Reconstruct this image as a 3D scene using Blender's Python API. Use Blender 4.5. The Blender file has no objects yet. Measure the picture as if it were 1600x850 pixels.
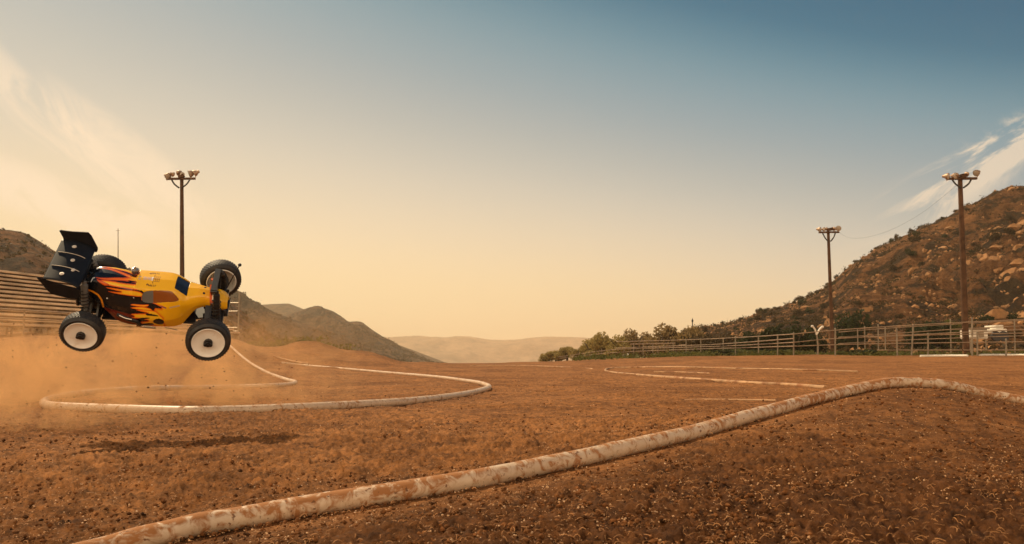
import bpy, math, random
import numpy as np
from mathutils import Vector, Matrix
random.seed(7); rng = np.random.default_rng(7)
S = bpy.context.scene; C = S.collection
# ------------------------------------------------------------------ camera
F = 1250.; TH = math.atan((567-425)/F); H = .27
CT, ST = math.cos(TH), math.sin(TH)
def ray(px, py):
    u = (px-800)/F; v = (425-py)/F
    return np.array([u, CT-v*ST, ST+v*CT])
def at(px, py, Y):
    d = ray(px, py); return np.array([d[0]/d[1]*Y, Y, H+d[2]/d[1]*Y])
def proj(P):
    P = np.asarray(P, float); x = P[..., 0]; y = P[..., 1]; z = P[..., 2]-H
    d = y*CT+z*ST; u = -y*ST+z*CT
    return np.stack([800+F*x/d, 425-F*u/d], -1)
cam = bpy.data.cameras.new('camera'); co = bpy.data.objects.new('camera', cam); C.objects.link(co)
cam.sensor_width = 36; cam.lens = F/1600*36; cam.clip_end = 20000; cam.clip_start = .02
co.location = (0, 0, H); co.rotation_euler = (math.pi/2+TH, 0, 0)
cam.dof.use_dof = True; cam.dof.focus_distance = 3.2; cam.dof.aperture_fstop = 14
S.camera = co
# ------------------------------------------------------------------ numpy noise
_perm = np.random.default_rng(3).random((256, 256))
def vnoise(x, y):
    xi = np.floor(x).astype(np.int64); yi = np.floor(y).astype(np.int64)
    fx = x-xi; fy = y-yi; fx = fx*fx*(3-2*fx); fy = fy*fy*(3-2*fy)
    a = _perm[xi & 255, yi & 255]; b = _perm[(xi+1) & 255, yi & 255]
    c = _perm[xi & 255, (yi+1) & 255]; d = _perm[(xi+1) & 255, (yi+1) & 255]
    return (a*(1-fx)+b*fx)*(1-fy)+(c*(1-fx)+d*fx)*fy-.5
def fbm(x, y, n=4, g=.5):
    s = 0; a = 1.
    for i in range(n):
        s = s+a*vnoise(x*2**i+17.3*i, y*2**i-9.1*i); a *= g
    return s
def sstep(t):
    t = np.clip(t, 0, 1); return t*t*(3-2*t)
# ------------------------------------------------------------------ mesh helpers
class MB:
    def __init__(s): s.v = []; s.f = []; s.m = []
    def add(s, v, f, mi=0):
        o = len(s.v); s.v += [tuple(map(float, p)) for p in v]; s.f += [tuple(i+o for i in q) for q in f]; s.m += [mi]*len(f)
    def box(s, c, size, R=None, mi=0, bev=.12):
        # chamfered box: three nested rectangles give bevelled long edges
        sx, sy, sz = [q/2 for q in size]; b = min(sx, sy, sz)*bev
        pts = []; f = []
        for z, k in ((-sz, b), (-sz+b, 0), (sz-b, 0), (sz, b)):
            pts += [(-sx+k, -sy+k, z), (sx-k, -sy+k, z), (sx-k, sy-k, z), (-sx+k, sy-k, z)]
        f.append((3, 2, 1, 0)); f.append((12, 13, 14, 15))
        for l in range(3):
            for i in range(4):
                j = (i+1) % 4; f.append((l*4+i, l*4+j, l*4+4+j, l*4+4+i))
        P = np.array(pts)
        if R is not None: P = P@np.asarray(R).T
        s.add(P+np.array(c), f, mi)
    def bar(s, a, b, w, h, mi=0, up=(0, 0, 1)):
        a = np.array(a, float); b = np.array(b, float); d = b-a; L = np.linalg.norm(d); d /= L
        u = np.array(up, float); y = np.cross(u, d)
        if np.linalg.norm(y) < 1e-4: y = np.cross((1, 0, 0), d)
        y /= np.linalg.norm(y); z = np.cross(d, y)
        s.box((a+b)/2, (L, w, h), np.stack([d, y, z], 1), mi)
    def tube(s, pts, r, n=8, mi=0, caps=True):
        P = np.array(pts, float); m = len(P); r = np.broadcast_to(np.array(r, float), (m,))
        T = np.gradient(P, axis=0); T /= np.linalg.norm(T, axis=1)[:, None]+1e-12
        u = np.array([0, 0, 1.]) if abs(T[0][2]) < .9 else np.array([1., 0, 0])
        V = []
        for i in range(m):
            u = u-T[i]*np.dot(u, T[i]); u /= np.linalg.norm(u); w = np.cross(T[i], u)
            for k in range(n):
                a = 2*math.pi*k/n; V.append(P[i]+r[i]*(math.cos(a)*u+math.sin(a)*w))
        f = []
        for i in range(m-1):
            for k in range(n):
                j = (k+1) % n; f.append((i*n+k, i*n+j, (i+1)*n+j, (i+1)*n+k))
        if caps: f.append(tuple(range(n-1, -1, -1))); f.append(tuple((m-1)*n+k for k in range(n)))
        s.add(V, f, mi)
    def lathe(s, prof, n=32, M=None, mi=0, close=False):
        # prof: (r, h) pairs, axis +Z, M 4x4 numpy
        V = []; m = len(prof)
        for r, h in prof:
            for k in range(n):
                a = 2*math.pi*k/n; V.append((r*math.cos(a), r*math.sin(a), h))
        V = np.array(V)
        if M is not None: V = V@M[:3, :3].T+M[:3, 3]
        f = []
        for i in range(m-1+(1 if close else 0)):
            i2 = (i+1) % m
            for k in range(n):
                j = (k+1) % n; f.append((i*n+k, i*n+j, i2*n+j, i2*n+k))
        s.add(V, f, mi)
    def build(s, name, mats, parent=None, smooth=True, ang=35):
        me = bpy.data.meshes.new(name); me.from_pydata(s.v, [], s.f)
        return fin(name, me, mats, parent, smooth, ang, s.m)
def fin(name, me, mats, parent=None, smooth=True, ang=35, mi=None):
    if not isinstance(mats, (list, tuple)): mats = [mats]
    for m in mats: me.materials.append(m)
    if mi is not None and len(mats) > 1: me.polygons.foreach_set('material_index', mi)
    if smooth:
        me.polygons.foreach_set('use_smooth', [True]*len(me.polygons))
        if ang < 170: me.set_sharp_from_angle(angle=math.radians(ang))
    me.update()
    o = bpy.data.objects.new(name, me); C.objects.link(o)
    if parent: o.parent = parent
    return o
def bigmesh(name, V, Q, mat, smooth=True, parent=None):
    me = bpy.data.meshes.new(name); V = np.ascontiguousarray(V, np.float32); Q = np.ascontiguousarray(Q, np.int32)
    k = Q.shape[1]
    me.vertices.add(len(V)); me.vertices.foreach_set('co', V.ravel())
    me.loops.add(Q.size); me.loops.foreach_set('vertex_index', Q.ravel())
    me.polygons.add(len(Q)); me.polygons.foreach_set('loop_start', np.arange(len(Q), dtype=np.int32)*k)
    me.polygons.foreach_set('loop_total', np.full(len(Q), k, np.int32))
    me.polygons.foreach_set('use_smooth', np.full(len(Q), smooth, bool))
    me.update(calc_edges=True); me.validate()
    if mat: me.materials.append(mat)
    o = bpy.data.objects.new(name, me); C.objects.link(o)
    if parent: o.parent = parent
    return o
def gridq(nu, nv):
    i = np.arange(nu-1)[:, None]*nv+np.arange(nv-1)[None, :]
    return np.stack([i, i+1, i+nv+1, i+nv], -1).reshape(-1, 4)
def empty(name, loc, parent=None):
    o = bpy.data.objects.new(name, None); C.objects.link(o); o.location = [float(q) for q in loc]; o.empty_display_size = .1
    if parent: o.parent = parent
    return o
def tag(o, label=None, cat=None, group=None, kind=None):
    if label: o['label'] = label
    if cat: o['category'] = cat
    if group: o['group'] = group
    if kind: o['kind'] = kind
    return o
def spline(P, n):
    P = np.array(P, float); k = len(P); t = np.linspace(0, k-1, n); out = []
    for q in t:
        i = min(int(q), k-2); f = q-i
        p0 = P[max(i-1, 0)]; p1 = P[i]; p2 = P[i+1]; p3 = P[min(i+2, k-1)]
        out.append(.5*((2*p1)+(-p0+p2)*f+(2*p0-5*p1+4*p2-p3)*f*f+(-p0+3*p1-3*p2+p3)*f**3))
    return np.array(out)
# ------------------------------------------------------------------ materials
def mat(name, col=(.5, .5, .5), rough=.6, metal=0, coat=0, var=.0, vscale=20., bump=0, bscale=60., spec=.5, col2=None, c2scale=6., c2lo=.5, c2hi=.6, obj=True):
    m = bpy.data.materials.new(name); m.use_nodes = True; N = m.node_tree.nodes; L = m.node_tree.links
    b = N['Principled BSDF']; b.inputs['Roughness'].default_value = rough; b.inputs['Metallic'].default_value = metal
    b.inputs['Coat Weight'].default_value = coat; b.inputs['Coat Roughness'].default_value = .08
    b.inputs['Specular IOR Level'].default_value = spec
    tc = N.new('ShaderNodeTexCoord'); vec = tc.outputs['Object']
    rgb = N.new('ShaderNodeRGB'); rgb.outputs[0].default_value = (*col, 1); out = rgb.outputs[0]
    if col2 is not None:
        n = N.new('ShaderNodeTexNoise'); n.inputs['Scale'].default_value = c2scale; n.inputs['Detail'].default_value = 8
        n.inputs['Roughness'].default_value = .65; L.new(vec, n.inputs['Vector'])
        mr = N.new('ShaderNodeMapRange'); mr.inputs[1].default_value = c2lo; mr.inputs[2].default_value = c2hi; L.new(n.outputs[0], mr.inputs[0])
        mx = N.new('ShaderNodeMix'); mx.data_type = 'RGBA'; L.new(mr.outputs[0], mx.inputs[0]); L.new(out, mx.inputs[6]); mx.inputs[7].default_value = (*col2, 1); out = mx.outputs[2]
    if var > 0:
        n = N.new('ShaderNodeTexNoise'); n.inputs['Scale'].default_value = vscale; n.inputs['Detail'].default_value = 6; L.new(vec, n.inputs['Vector'])
        mr = N.new('ShaderNodeMapRange'); mr.inputs[1].default_value = .3; mr.inputs[2].default_value = .7; mr.inputs[3].default_value = 1-var; mr.inputs[4].default_value = 1+var; L.new(n.outputs[0], mr.inputs[0])
        mx = N.new('ShaderNodeMix'); mx.data_type = 'RGBA'; mx.blend_type = 'MULTIPLY'; mx.inputs[0].default_value = 1; L.new(out, mx.inputs[6]); L.new(mr.outputs[0], mx.inputs[7]); out = mx.outputs[2]
    L.new(out, b.inputs['Base Color'])
    if bump > 0:
        n = N.new('ShaderNodeTexNoise'); n.inputs['Scale'].default_value = bscale; n.inputs['Detail'].default_value = 8; L.new(vec, n.inputs['Vector'])
        bp = N.new('ShaderNodeBump'); bp.inputs['Strength'].default_value = bump; bp.inputs['Distance'].default_value = .4/bscale; L.new(n.outputs[0], bp.inputs['Height']); L.new(bp.outputs[0], b.inputs['Normal'])
    return m
def attr_mat(name, attr, rough=.3, coat=1., spec=.5):
    m = bpy.data.materials.new(name); m.use_nodes = True; N = m.node_tree.nodes; L = m.node_tree.links
    b = N['Principled BSDF']; a = N.new('ShaderNodeVertexColor'); a.layer_name = attr; 
    tc = N.new('ShaderNodeTexCoord'); n = N.new('ShaderNodeTexNoise'); n.inputs['Scale'].default_value = 45; n.inputs['Detail'].default_value = 8; L.new(tc.outputs['Object'], n.inputs['Vector'])
    mr = N.new('ShaderNodeMapRange'); mr.inputs[1].default_value = .56; mr.inputs[2].default_value = .85; mr.inputs[4].default_value = .15; L.new(n.outputs[0], mr.inputs[0])
    mx = N.new('ShaderNodeMix'); mx.data_type = 'RGBA'; L.new(mr.outputs[0], mx.inputs[0]); L.new(a.outputs[0], mx.inputs[6]); mx.inputs[7].default_value = (.35, .18, .08, 1)
    L.new(mx.outputs[2], b.inputs['Base Color'])
    b.inputs['Roughness'].default_value = rough; b.inputs['Coat Weight'].default_value = coat; b.inputs['Coat Roughness'].default_value = .1; b.inputs['Specular IOR Level'].default_value = spec
    return m
def soil_mat(name, a, b_, c, scale, bump, bdist, near_shade=None, th=(.52, .68)):
    m = bpy.data.materials.new(name); m.use_nodes = True; N = m.node_tree.nodes; L = m.node_tree.links
    b = N['Principled BSDF']; b.inputs['Roughness'].default_value = .95; b.inputs['Specular IOR Level'].default_value = .15
    tc = N.new('ShaderNodeTexCoord'); vec = tc.outputs['Object']
    def noise(sc, det=8, r=.6, d=0):
        n = N.new('ShaderNodeTexNoise'); n.inputs['Scale'].default_value = sc; n.inputs['Detail'].default_value = det; n.inputs['Roughness'].default_value = r; n.inputs['Distortion'].default_value = d
        L.new(vec, n.inputs['Vector']); return n.outputs[0]
    def ramp(f, lo, hi, a=0., b=1.):
        mr = N.new('ShaderNodeMapRange'); mr.interpolation_type = 'SMOOTHSTEP'; mr.inputs[1].default_value = lo; mr.inputs[2].default_value = hi; mr.inputs[3].default_value = a; mr.inputs[4].default_value = b; L.new(f, mr.inputs[0]); return mr.outputs[0]
    def mix(f, x, y, bt='MIX'):
        mx = N.new('ShaderNodeMix'); mx.data_type = 'RGBA'; mx.blend_type = bt
        for k, q in ((0, f), (6, x), (7, y)):
            if hasattr(q, 'is_linked'): L.new(q, mx.inputs[k])
            elif k == 0: mx.inputs[0].default_value = q
            else: mx.inputs[k].default_value = (*q, 1)
        return mx.outputs[2]
    col = mix(ramp(noise(scale*.08), .35, .65), a, b_)
    col = mix(ramp(noise(scale*.9, 10, .7, .6), *th), col, c)
    if near_shade: col = mix(ramp(noise(1.3, 6, .65, 1.), .46, .62, 0, .6), col, (.30, .128, .042)); col = mix(ramp(noise(7., 8, .7, 1.5), .40, .30, 0, .85), col, (.06, .022, .007))
    if near_shade:
        at_ = N.new('ShaderNodeAttribute'); at_.attribute_name = 'near_shade'
        col = mix(at_.outputs['Fac'], col, near_shade)  # painted foreground shade, masked per vertex
    g = ramp(noise(scale*3, 12, .82), .32, .68, .38, 1.62)
    col = mix(ramp(noise(scale*9, 5, .6, 1.2), .40, .30, 0, .8), col, tuple(q*.3 for q in c))
    col = mix(1., col, g, 'MULTIPLY')
    L.new(col, b.inputs['Base Color'])
    bp = N.new('ShaderNodeBump'); bp.inputs['Strength'].default_value = bump; bp.inputs['Distance'].default_value = bdist
    L.new(noise(scale*2.2, 12, .75, .4), bp.inputs['Height']); L.new(bp.outputs[0], b.inputs['Normal'])
    return m
def pipe_mat(name, amount):
    m = bpy.data.materials.new(name); m.use_nodes = True; N = m.node_tree.nodes; L = m.node_tree.links
    b = N['Principled BSDF']; b.inputs['Roughness'].default_value = .5
    tc = N.new('ShaderNodeTexCoord'); vec = tc.outputs['Object']
    n = N.new('ShaderNodeTexNoise'); n.inputs['Scale'].default_value = 30; n.inputs['Detail'].default_value = 12; n.inputs['Roughness'].default_value = .68; n.inputs['Distortion'].default_value = .8; L.new(vec, n.inputs['Vector'])
    n2 = N.new('ShaderNodeTexNoise'); n2.inputs['Scale'].default_value = 2.3; n2.inputs['Detail'].default_value = 3; L.new(vec, n2.inputs['Vector'])
    n3 = N.new('ShaderNodeTexNoise'); n3.inputs['Scale'].default_value = 90; n3.inputs['Detail'].default_value = 4; L.new(vec, n3.inputs['Vector'])
    ad = N.new('ShaderNodeMath'); ad.operation = 'MULTIPLY_ADD'; L.new(n2.outputs[0], ad.inputs[0]); ad.inputs[1].default_value = .42; L.new(n.outputs[0], ad.inputs[2])
    ge = N.new('ShaderNodeNewGeometry'); sx = N.new('ShaderNodeSeparateXYZ'); L.new(ge.outputs['Normal'], sx.inputs[0]); mz = N.new('ShaderNodeMapRange'); mz.inputs[1].default_value = .3; mz.inputs[2].default_value = 1.; mz.inputs[4].default_value = .09; L.new(sx.outputs[2], mz.inputs[0]); a2 = N.new('ShaderNodeMath'); a2.operation = 'ADD'; L.new(ad.outputs[0], a2.inputs[0]); L.new(mz.outputs[0], a2.inputs[1]); ad = a2     # mud settles on top
    mr = N.new('ShaderNodeMapRange'); mr.inputs[1].default_value = amount; mr.inputs[2].default_value = amount+.12; L.new(ad.outputs[0], mr.inputs[0])
    dust = N.new('ShaderNodeMix'); dust.data_type = 'RGBA'; mrd = N.new('ShaderNodeMapRange'); mrd.inputs[1].default_value = .35; mrd.inputs[2].default_value = .75; mrd.inputs[4].default_value = .7; L.new(n.outputs[0], mrd.inputs[0])
    L.new(mrd.outputs[0], dust.inputs[0]); dust.inputs[6].default_value = (.62, .47, .33, 1); dust.inputs[7].default_value = (.38, .205, .095, 1)
    mx = N.new('ShaderNodeMix'); mx.data_type = 'RGBA'; L.new(mr.outputs[0], mx.inputs[0]); L.new(dust.outputs[2], mx.inputs[6]); mx.inputs[7].default_value = (.34, .145, .05, 1)
    sp = N.new('ShaderNodeMapRange'); sp.inputs[1].default_value = .635; sp.inputs[2].default_value = .69; L.new(n3.outputs[0], sp.inputs[0])
    mx2 = N.new('ShaderNodeMix'); mx2.data_type = 'RGBA'; L.new(sp.outputs[0], mx2.inputs[0]); L.new(mx.outputs[2], mx2.inputs[6]); mx2.inputs[7].default_value = (.16, .07, .03, 1)
    L.new(mx2.outputs[2], b.inputs['Base Color'])
    rr = N.new('ShaderNodeMapRange'); rr.inputs[3].default_value = .42; rr.inputs[4].default_value = .95; L.new(mr.outputs[0], rr.inputs[0]); L.new(rr.outputs[0], b.inputs['Roughness'])
    bp = N.new('ShaderNodeBump'); bp.inputs['Strength'].default_value = .5; bp.inputs['Distance'].default_value = .004; L.new(ad.outputs[0], bp.inputs['Height']); L.new(bp.outputs[0], b.inputs['Normal'])
    return m
M = {}
M['dirt'] = soil_mat('dirt', (.165, .065, .0185), (.262, .108, .033), (.095, .036, .0105), 5.5, 1., .014, near_shade=(.075, .028, .0085))
M['clod'] = mat('clod', (.14, .056, .019), .95, var=.85, vscale=40, bump=.5, bscale=150, spec=.1)
M['pebble'] = mat('pebble', (.52, .30, .145), .5, var=.4, vscale=9, spec=.3)
M['straw'] = mat('straw', (.30, .14, .05), .7, var=.8, vscale=30, spec=.2)
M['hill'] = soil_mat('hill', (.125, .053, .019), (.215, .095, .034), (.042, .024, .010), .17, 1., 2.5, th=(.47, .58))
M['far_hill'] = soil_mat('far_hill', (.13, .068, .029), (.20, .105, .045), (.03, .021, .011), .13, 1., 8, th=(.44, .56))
M['range'] = soil_mat('range', (.22, .14, .08), (.27, .17, .10), (.16, .10, .06), .006, .3, 10)  # colours lightened to carry part of the haze fade
M['rock'] = mat('rock', (.36, .18, .075), .9, var=.35, vscale=1.2, bump=.8, bscale=5, spec=.2, col2=(.22, .12, .055), c2scale=.9, c2lo=.45, c2hi=.6)
M['pipe'] = pipe_mat('plastic_pipe', .695); M['pipe2'] = pipe_mat('plastic_pipe_cleaner', .79)
M['pipe3'] = mat('dusty_pipe', (.46, .27, .135), .85, var=.3, vscale=4, col2=(.26, .11, .04), c2scale=3., c2lo=.5, c2hi=.6)
M['wood'] = mat('weathered_wood', (.085, .042, .022), .85, var=.5, vscale=2.5, bump=.5, bscale=30, spec=.2, col2=(.26, .12, .05), c2scale=.9, c2lo=.62, c2hi=.66)
M['galv'] = mat('galvanised_metal', (.24, .19, .135), .5, metal=.5, var=.25, vscale=3)
M['rail'] = mat('pale_rail', (.27, .18, .11), .55, metal=.3, var=.3, vscale=1.5)
M['bench'] = mat('bench_aluminium', (.72, .53, .34), .5, metal=.1, var=.3, vscale=1.)
M['frame'] = mat('rusty_frame', (.06, .033, .018), .8, var=.3, vscale=3)
M['white'] = mat('white_paint', (.72, .66, .56), .5, var=.2, vscale=2)
M['lamp'] = mat('lamp_housing', (.40, .27, .18), .5, metal=.5, var=.3, vscale=6)
M['lens'] = mat('lamp_glass', (.42, .36, .29), .15, spec=.8)
M['dark'] = mat('dark_metal', (.03, .027, .025), .5, metal=.4)
M['cable'] = mat('cable', (.04, .035, .03), .7)
def leaf_mat(name, c1, c2):
    m = mat(name, c1, .7, col2=c2, c2scale=3.5, c2lo=.42, c2hi=.58, var=.35, vscale=14, spec=.2)
    N = m.node_tree.nodes; L = m.node_tree.links; p = N['Principled BSDF']; t = N.new('ShaderNodeBsdfTranslucent'); mx = N.new('ShaderNodeMixShader'); mx.inputs[0].default_value = .4
    L.new(p.inputs['Base Color'].links[0].from_socket, t.inputs[0]); L.new(p.outputs[0], mx.inputs[1]); L.new(t.outputs[0], mx.inputs[2]); L.new(mx.outputs[0], N['Material Output'].inputs['Surface'])
    return m
M['leaf_dark'] = leaf_mat('leaf_dark', (.020, .028, .009), (.036, .046, .013))
M['leaf_mid'] = leaf_mat('leaf_mid', (.075, .080, .020), (.12, .115, .032))
M['leaf_dry'] = leaf_mat('leaf_dry', (.050, .033, .013), (.080, .050, .019))
M['leaf_olive_hazed'] = leaf_mat('leaf_olive_hazed', (.28, .21, .07), (.36, .27, .09))  # olive lightened: haze over the far trees is put into the leaf colour
M['leaf_tan'] = leaf_mat('leaf_tan', (.22, .15, .06), (.30, .20, .08))
M['bark'] = mat('bark', (.07, .045, .028), .9, var=.4)
# car
M['paint'] = attr_mat('body_paint', 'paint', .25, .4, .4)
M['tyre'] = mat('tyre_rubber', (.018, .018, .020), .62, var=.3, vscale=60, bump=.25, bscale=500, col2=(.05, .036, .026), c2scale=25, c2lo=.5, c2hi=.75)
M['rim'] = mat('rim_white', (.86, .85, .82), .35, var=.05, vscale=30, col2=(.62, .52, .42), c2scale=30, c2lo=.58, c2hi=.8)
M['black'] = mat('black_plastic', (.012, .012, .014), .38, var=.3, vscale=40, spec=.5)
M['wing'] = mat('wing_plastic', (.006, .007, .010), .5, coat=.0, spec=.3, var=.3, vscale=30, col2=(.035, .03, .03), c2scale=40, c2lo=.6, c2hi=.8)
M['chrome'] = mat('chrome', (.65, .62, .58), .2, metal=1)
M['alu'] = mat('alloy', (.48, .42, .36), .35, metal=.9, var=.2, vscale=50)
M['grey'] = mat('grey_plastic', (.13, .125, .12), .5)
M['glass'] = mat('dark_glazing', (.006, .006, .007), .12, coat=1)
M['orange'] = mat('orange_plastic', (.75, .13, .02), .35, coat=.5)
M['yellow'] = mat('yellow_plastic', (.82, .37, .012), .3, coat=.8)
M['screw'] = mat('screw_washer', (.72, .66, .58), .4, metal=.3)
# ------------------------------------------------------------------ ground height
cols = [(-900, [(5, 0), (10, .12), (18, .6), (28, 1.32), (40, 1.4)]), (0, [(5, 0), (10, .12), (18, .6), (28, 1.32), (40, 1.35)]), (250, [(5.5, 0), (10, .1), (18, .55), (28, 1.28), (40, 1.35)]),
    (360, [(9, 0), (14, .25), (20, .70), (28, 1.12), (40, 1.2)]), (420, [(10, 0), (16, .18), (20, .32), (24, .77), (28, .75), (40, .8)]),
    (480, [(10, 0), (16, .13), (20, .23), (24, .92), (28, .7), (40, .6)]), (560, [(10, 0), (16, .1), (20, .2), (24, .66), (28, .5), (40, .4)]),
    (650, [(10, 0), (16, .08), (20, .17), (24, .26), (40, .24)]), (720, [(10, 0), (20, .1), (40, .2), (80, .1)]),
    (850, [(10, 0), (20, .08), (40, .26), (60, .36), (90, .36)]), (950, [(10, 0), (20, .1), (45, .52), (60, .55)]), (1100, [(8, 0), (15, .05), (25, .25), (38, .57), (60, .6)]),
    (1300, [(8, 0), (15, .05), (25, .25), (36, .62), (60, .65)]), (1600, [(8, 0), (15, .05), (25, .25), (34, .58), (60, .65)]), (2600, [(8, 0), (15, .05), (25, .25), (34, .58), (60, .65)])]
YT = np.array([0, 3, 5, 7, 8.5, 10, 12, 14, 16, 18, 20, 22, 24, 26, 28, 31, 34, 38, 42, 46, 52, 60, 75, 90, 120, 1e5])
ZT = np.array([np.interp(YT, [p[0] for p in c[1]], [p[1] for p in c[1]], left=0) for c in cols]); AT = np.array([c[0] for c in cols], float)
fp = [(-60, 936, 55), (60, 903, 52), (150, 879, 49), (257, 850, 47), (400, 821, 44), (700, 770, 40), (850, 741, 36), (1000, 706, 32), (1100, 681, 29), (1200, 652, 26), (1260, 635, 24), (1330, 617, 22),
      (1400, 606, 21), (1470, 610, 20.5), (1540, 625, 20), (1600, 638, 20), (1680, 656, 20), (1780, 674, 20), (2000, 690, 20), (2250, 700, 20)]
PR = .028
fpw = np.array([at(a, b, 2*PR*F/t) for a, b, t in fp])          # contact line of the near pipe
fpx = np.linspace(fpw[0, 0], fpw[-1, 0], 400)
_s = spline(fpw, 400); _o = np.argsort(_s[:, 0]); fpY = np.interp(fpx, _s[_o, 0], _s[_o, 1]); fpZ = np.interp(fpx, _s[_o, 0], _s[_o, 2])
def G0(x, y):
    x = np.asarray(x, float); y = np.asarray(y, float)
    a = 800+F*x/np.maximum(y, .5); a = np.clip(a, -900, 2600)
    j = np.clip(np.searchsorted(AT, a)-1, 0, len(AT)-2); fa = sstep((a-AT[j])/(AT[j+1]-AT[j]))
    i = np.clip(np.searchsorted(YT, y)-1, 0, len(YT)-2); fy = np.clip((y-YT[i])/(YT[i+1]-YT[i]), 0, 1)
    z = (ZT[j, i]*(1-fa)+ZT[j+1, i]*fa)*(1-fy)+(ZT[j, i+1]*(1-fa)+ZT[j+1, i+1]*fa)*fy
    yc = np.interp(x, fpx, fpY); zc = np.interp(x, fpx, fpZ, left=fpZ[0], right=-.05); d = y-yc
    w = np.where(d > 0, .8, np.interp(x, [0, 1.0, 1.7, 2.3], [1.15, 1.1, .8, .55]))
    z = z+zc*np.exp(-(d/w)**2)*np.exp(-np.maximum(0, x-2.7)**2)
    return z
def G(x, y):                                                    # with the larger undulations
    x = np.asarray(x, float); y = np.asarray(y, float)
    k = np.clip((np.abs(y-np.interp(x, fpx, fpY))-.05)/.5, .15, 1)
    z = G0(x, y)+.022*fbm(x*1.1, y*1.1, 3)*k+.06*fbm(x*.35+5, y*.35, 2)*sstep((y-9)/8)+.10*fbm(x*.8, y*.8+3, 4)*sstep((y-12)/8)*sstep((-x-1)/3)
    return z
def hit(px, py, off=0.):
    d = ray(px, py); d = d/d[1]; y = np.concatenate([np.linspace(.6, 12, 3000), np.linspace(12.01, 90, 6000)])
    z = H+d[2]*y; g = G(d[0]*y, y)+off; k = np.argmax(z < g)
    if not (z < g).any(): k = np.argmin(z-g)
    return np.array([d[0]*y[k], y[k], g[k]])
# ground sheet: polar grid, fine inside the view
th = np.concatenate([np.linspace(-math.pi, -.80, 40)[:-1], np.linspace(-.80, .80, 1150), np.linspace(.80, math.pi, 40)[1:]])
r = np.concatenate([[.0, .25, .45], .6*np.exp(np.linspace(0, math.log(70/.6), 950)), np.array([80, 95, 120, 160, 240, 400, 800, 1600, 2600])])
TT, RR = np.meshgrid(th, r, indexing='ij'); GX = RR*np.sin(TT); GY = RR*np.cos(TT)
front = np.where(GY > .5, 1., 0.)
kb = np.clip((np.abs(GY-np.interp(GX, fpx, fpY))-.03)/.25, .1, 1)
lod = 1/(1+(RR/14)**2)
mic = .016*fbm(GX*5, GY*8, 3)+.013*np.abs(fbm(GX*13+3, GY*26, 3))+.009*(1-2*np.abs(fbm(GX*34, GY*60+7, 2)))+.011*fbm(GX*100, GY*140, 2)
rut = .022*fbm(GX*.9+2, GY*7+.5*np.sin(GX*1.3), 3)*sstep((GY-2.5)/3)
patch = .45+.75*sstep(.5+1.6*fbm(GX*.75+4, GY*1.1, 3)); mic = mic*np.where(RR < 40, patch, 1)
mic = mic-mic[:, 200:700].mean()
GZ = G(GX, np.maximum(GY, .01))+(mic*lod+rut/(1+(RR/25)**2))*kb*np.where(RR < .5, .3, 1)
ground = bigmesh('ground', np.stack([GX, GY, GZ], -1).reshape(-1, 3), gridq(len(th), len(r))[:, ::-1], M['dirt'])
tag(ground, 'reddish brown dirt track surface with clods and ruts', 'ground', kind='structure')
# foreground shade painted into the soil colour, mostly on the pipe's near side
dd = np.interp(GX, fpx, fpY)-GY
near_shade = .70*sstep((dd+.02)/.35)*(.8+.5*fbm(GX*2.2, GY*2.2, 3))*sstep((GX+1.6)/1.6)+.35*sstep((2.2-GY)/1.)*(.8+.6*fbm(GX*3, GY*3, 3))
a_ = ground.data.attributes.new('near_shade', 'FLOAT', 'POINT'); a_.data.foreach_set('value', np.clip(near_shade, 0, .9).astype(np.float32).ravel())
# ------------------------------------------------------------------ clods, pebbles, straw
def scatter_xy(n, y0, y1, power=1.):
    u = rng.random(n); y = 1/(1/y0+u*(1/y1-1/y0)); x = (rng.random(n)*2-1)*y*.72; return x, y
def rock_bank(k, sub=1, seed=0, rough=.28):
    import bmesh
    out = []
    for i in range(k):
        bm = bmesh.new(); bmesh.ops.create_icosphere(bm, subdivisions=sub, radius=1); rr = random.Random(seed+i)
        v = np.array([tuple(q.co) for q in bm.verts]); f = np.array([[q.index for q in p.verts] for p in bm.faces]); bm.free()
        ns = [Vector((rr.gauss(0, 1), rr.gauss(0, 1), rr.gauss(0, 1))).normalized() for _ in range(9)]
        for n_ in ns:                                            # facet cuts
            dpt = v@np.array(n_); lim = rr.uniform(.42, .85); v = v-np.outer(np.maximum(dpt-lim, 0), np.array(n_))
        v = v*(1+rough*(np.array([rr.random() for _ in v])-.5))[:, None]*np.array([1, rr.uniform(.7, 1.), rr.uniform(.5, .8)])
        out.append((v, f))
    return out
def stuff_rocks(name, n, y0, y1, smin, smax, m, label, cat, sub=1, persp=0., sink=.25, px_ang=None):
    bank = rock_bank(6, sub, 11); x, y = scatter_xy(n, y0, y1)
    cl = vnoise(x*1.5, y*1.5) > -.28+.25*rng.random(n)-.1; x, y = x[cl], y[cl]; n = len(x)
    z = G(x, y); s = smin*(smax/smin)**(rng.random(n)**2.2)*(1+persp*(y-y0)); V = []; Fq = []; o = 0
    for i in range(n):
        v, f = bank[i % 6]; a = rng.random()*6.28; R = np.array([[math.cos(a), -math.sin(a), 0], [math.sin(a), math.cos(a), 0], [0, 0, 1]])
        V.append((v*s[i])@R.T+np.array([x[i], y[i], z[i]+s[i]*(.5-sink)+.004])); Fq.append(f+o); o += len(v)
    ob = bigmesh(name, np.concatenate(V), np.concatenate(Fq), m, smooth=False); return tag(ob, label, cat, kind='stuff')
stuff_rocks('dirt_clods', 26000, .85, 18, .0014, .0085, M['clod'], 'small brown clods of dirt scattered over the track', 'dirt clods', 1, .05)
stuff_rocks('pebbles', 15000, .85, 12, .0009, .0034, M['pebble'], 'pale pebbles scattered over the brown dirt', 'pebbles', 1, .18)
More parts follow.
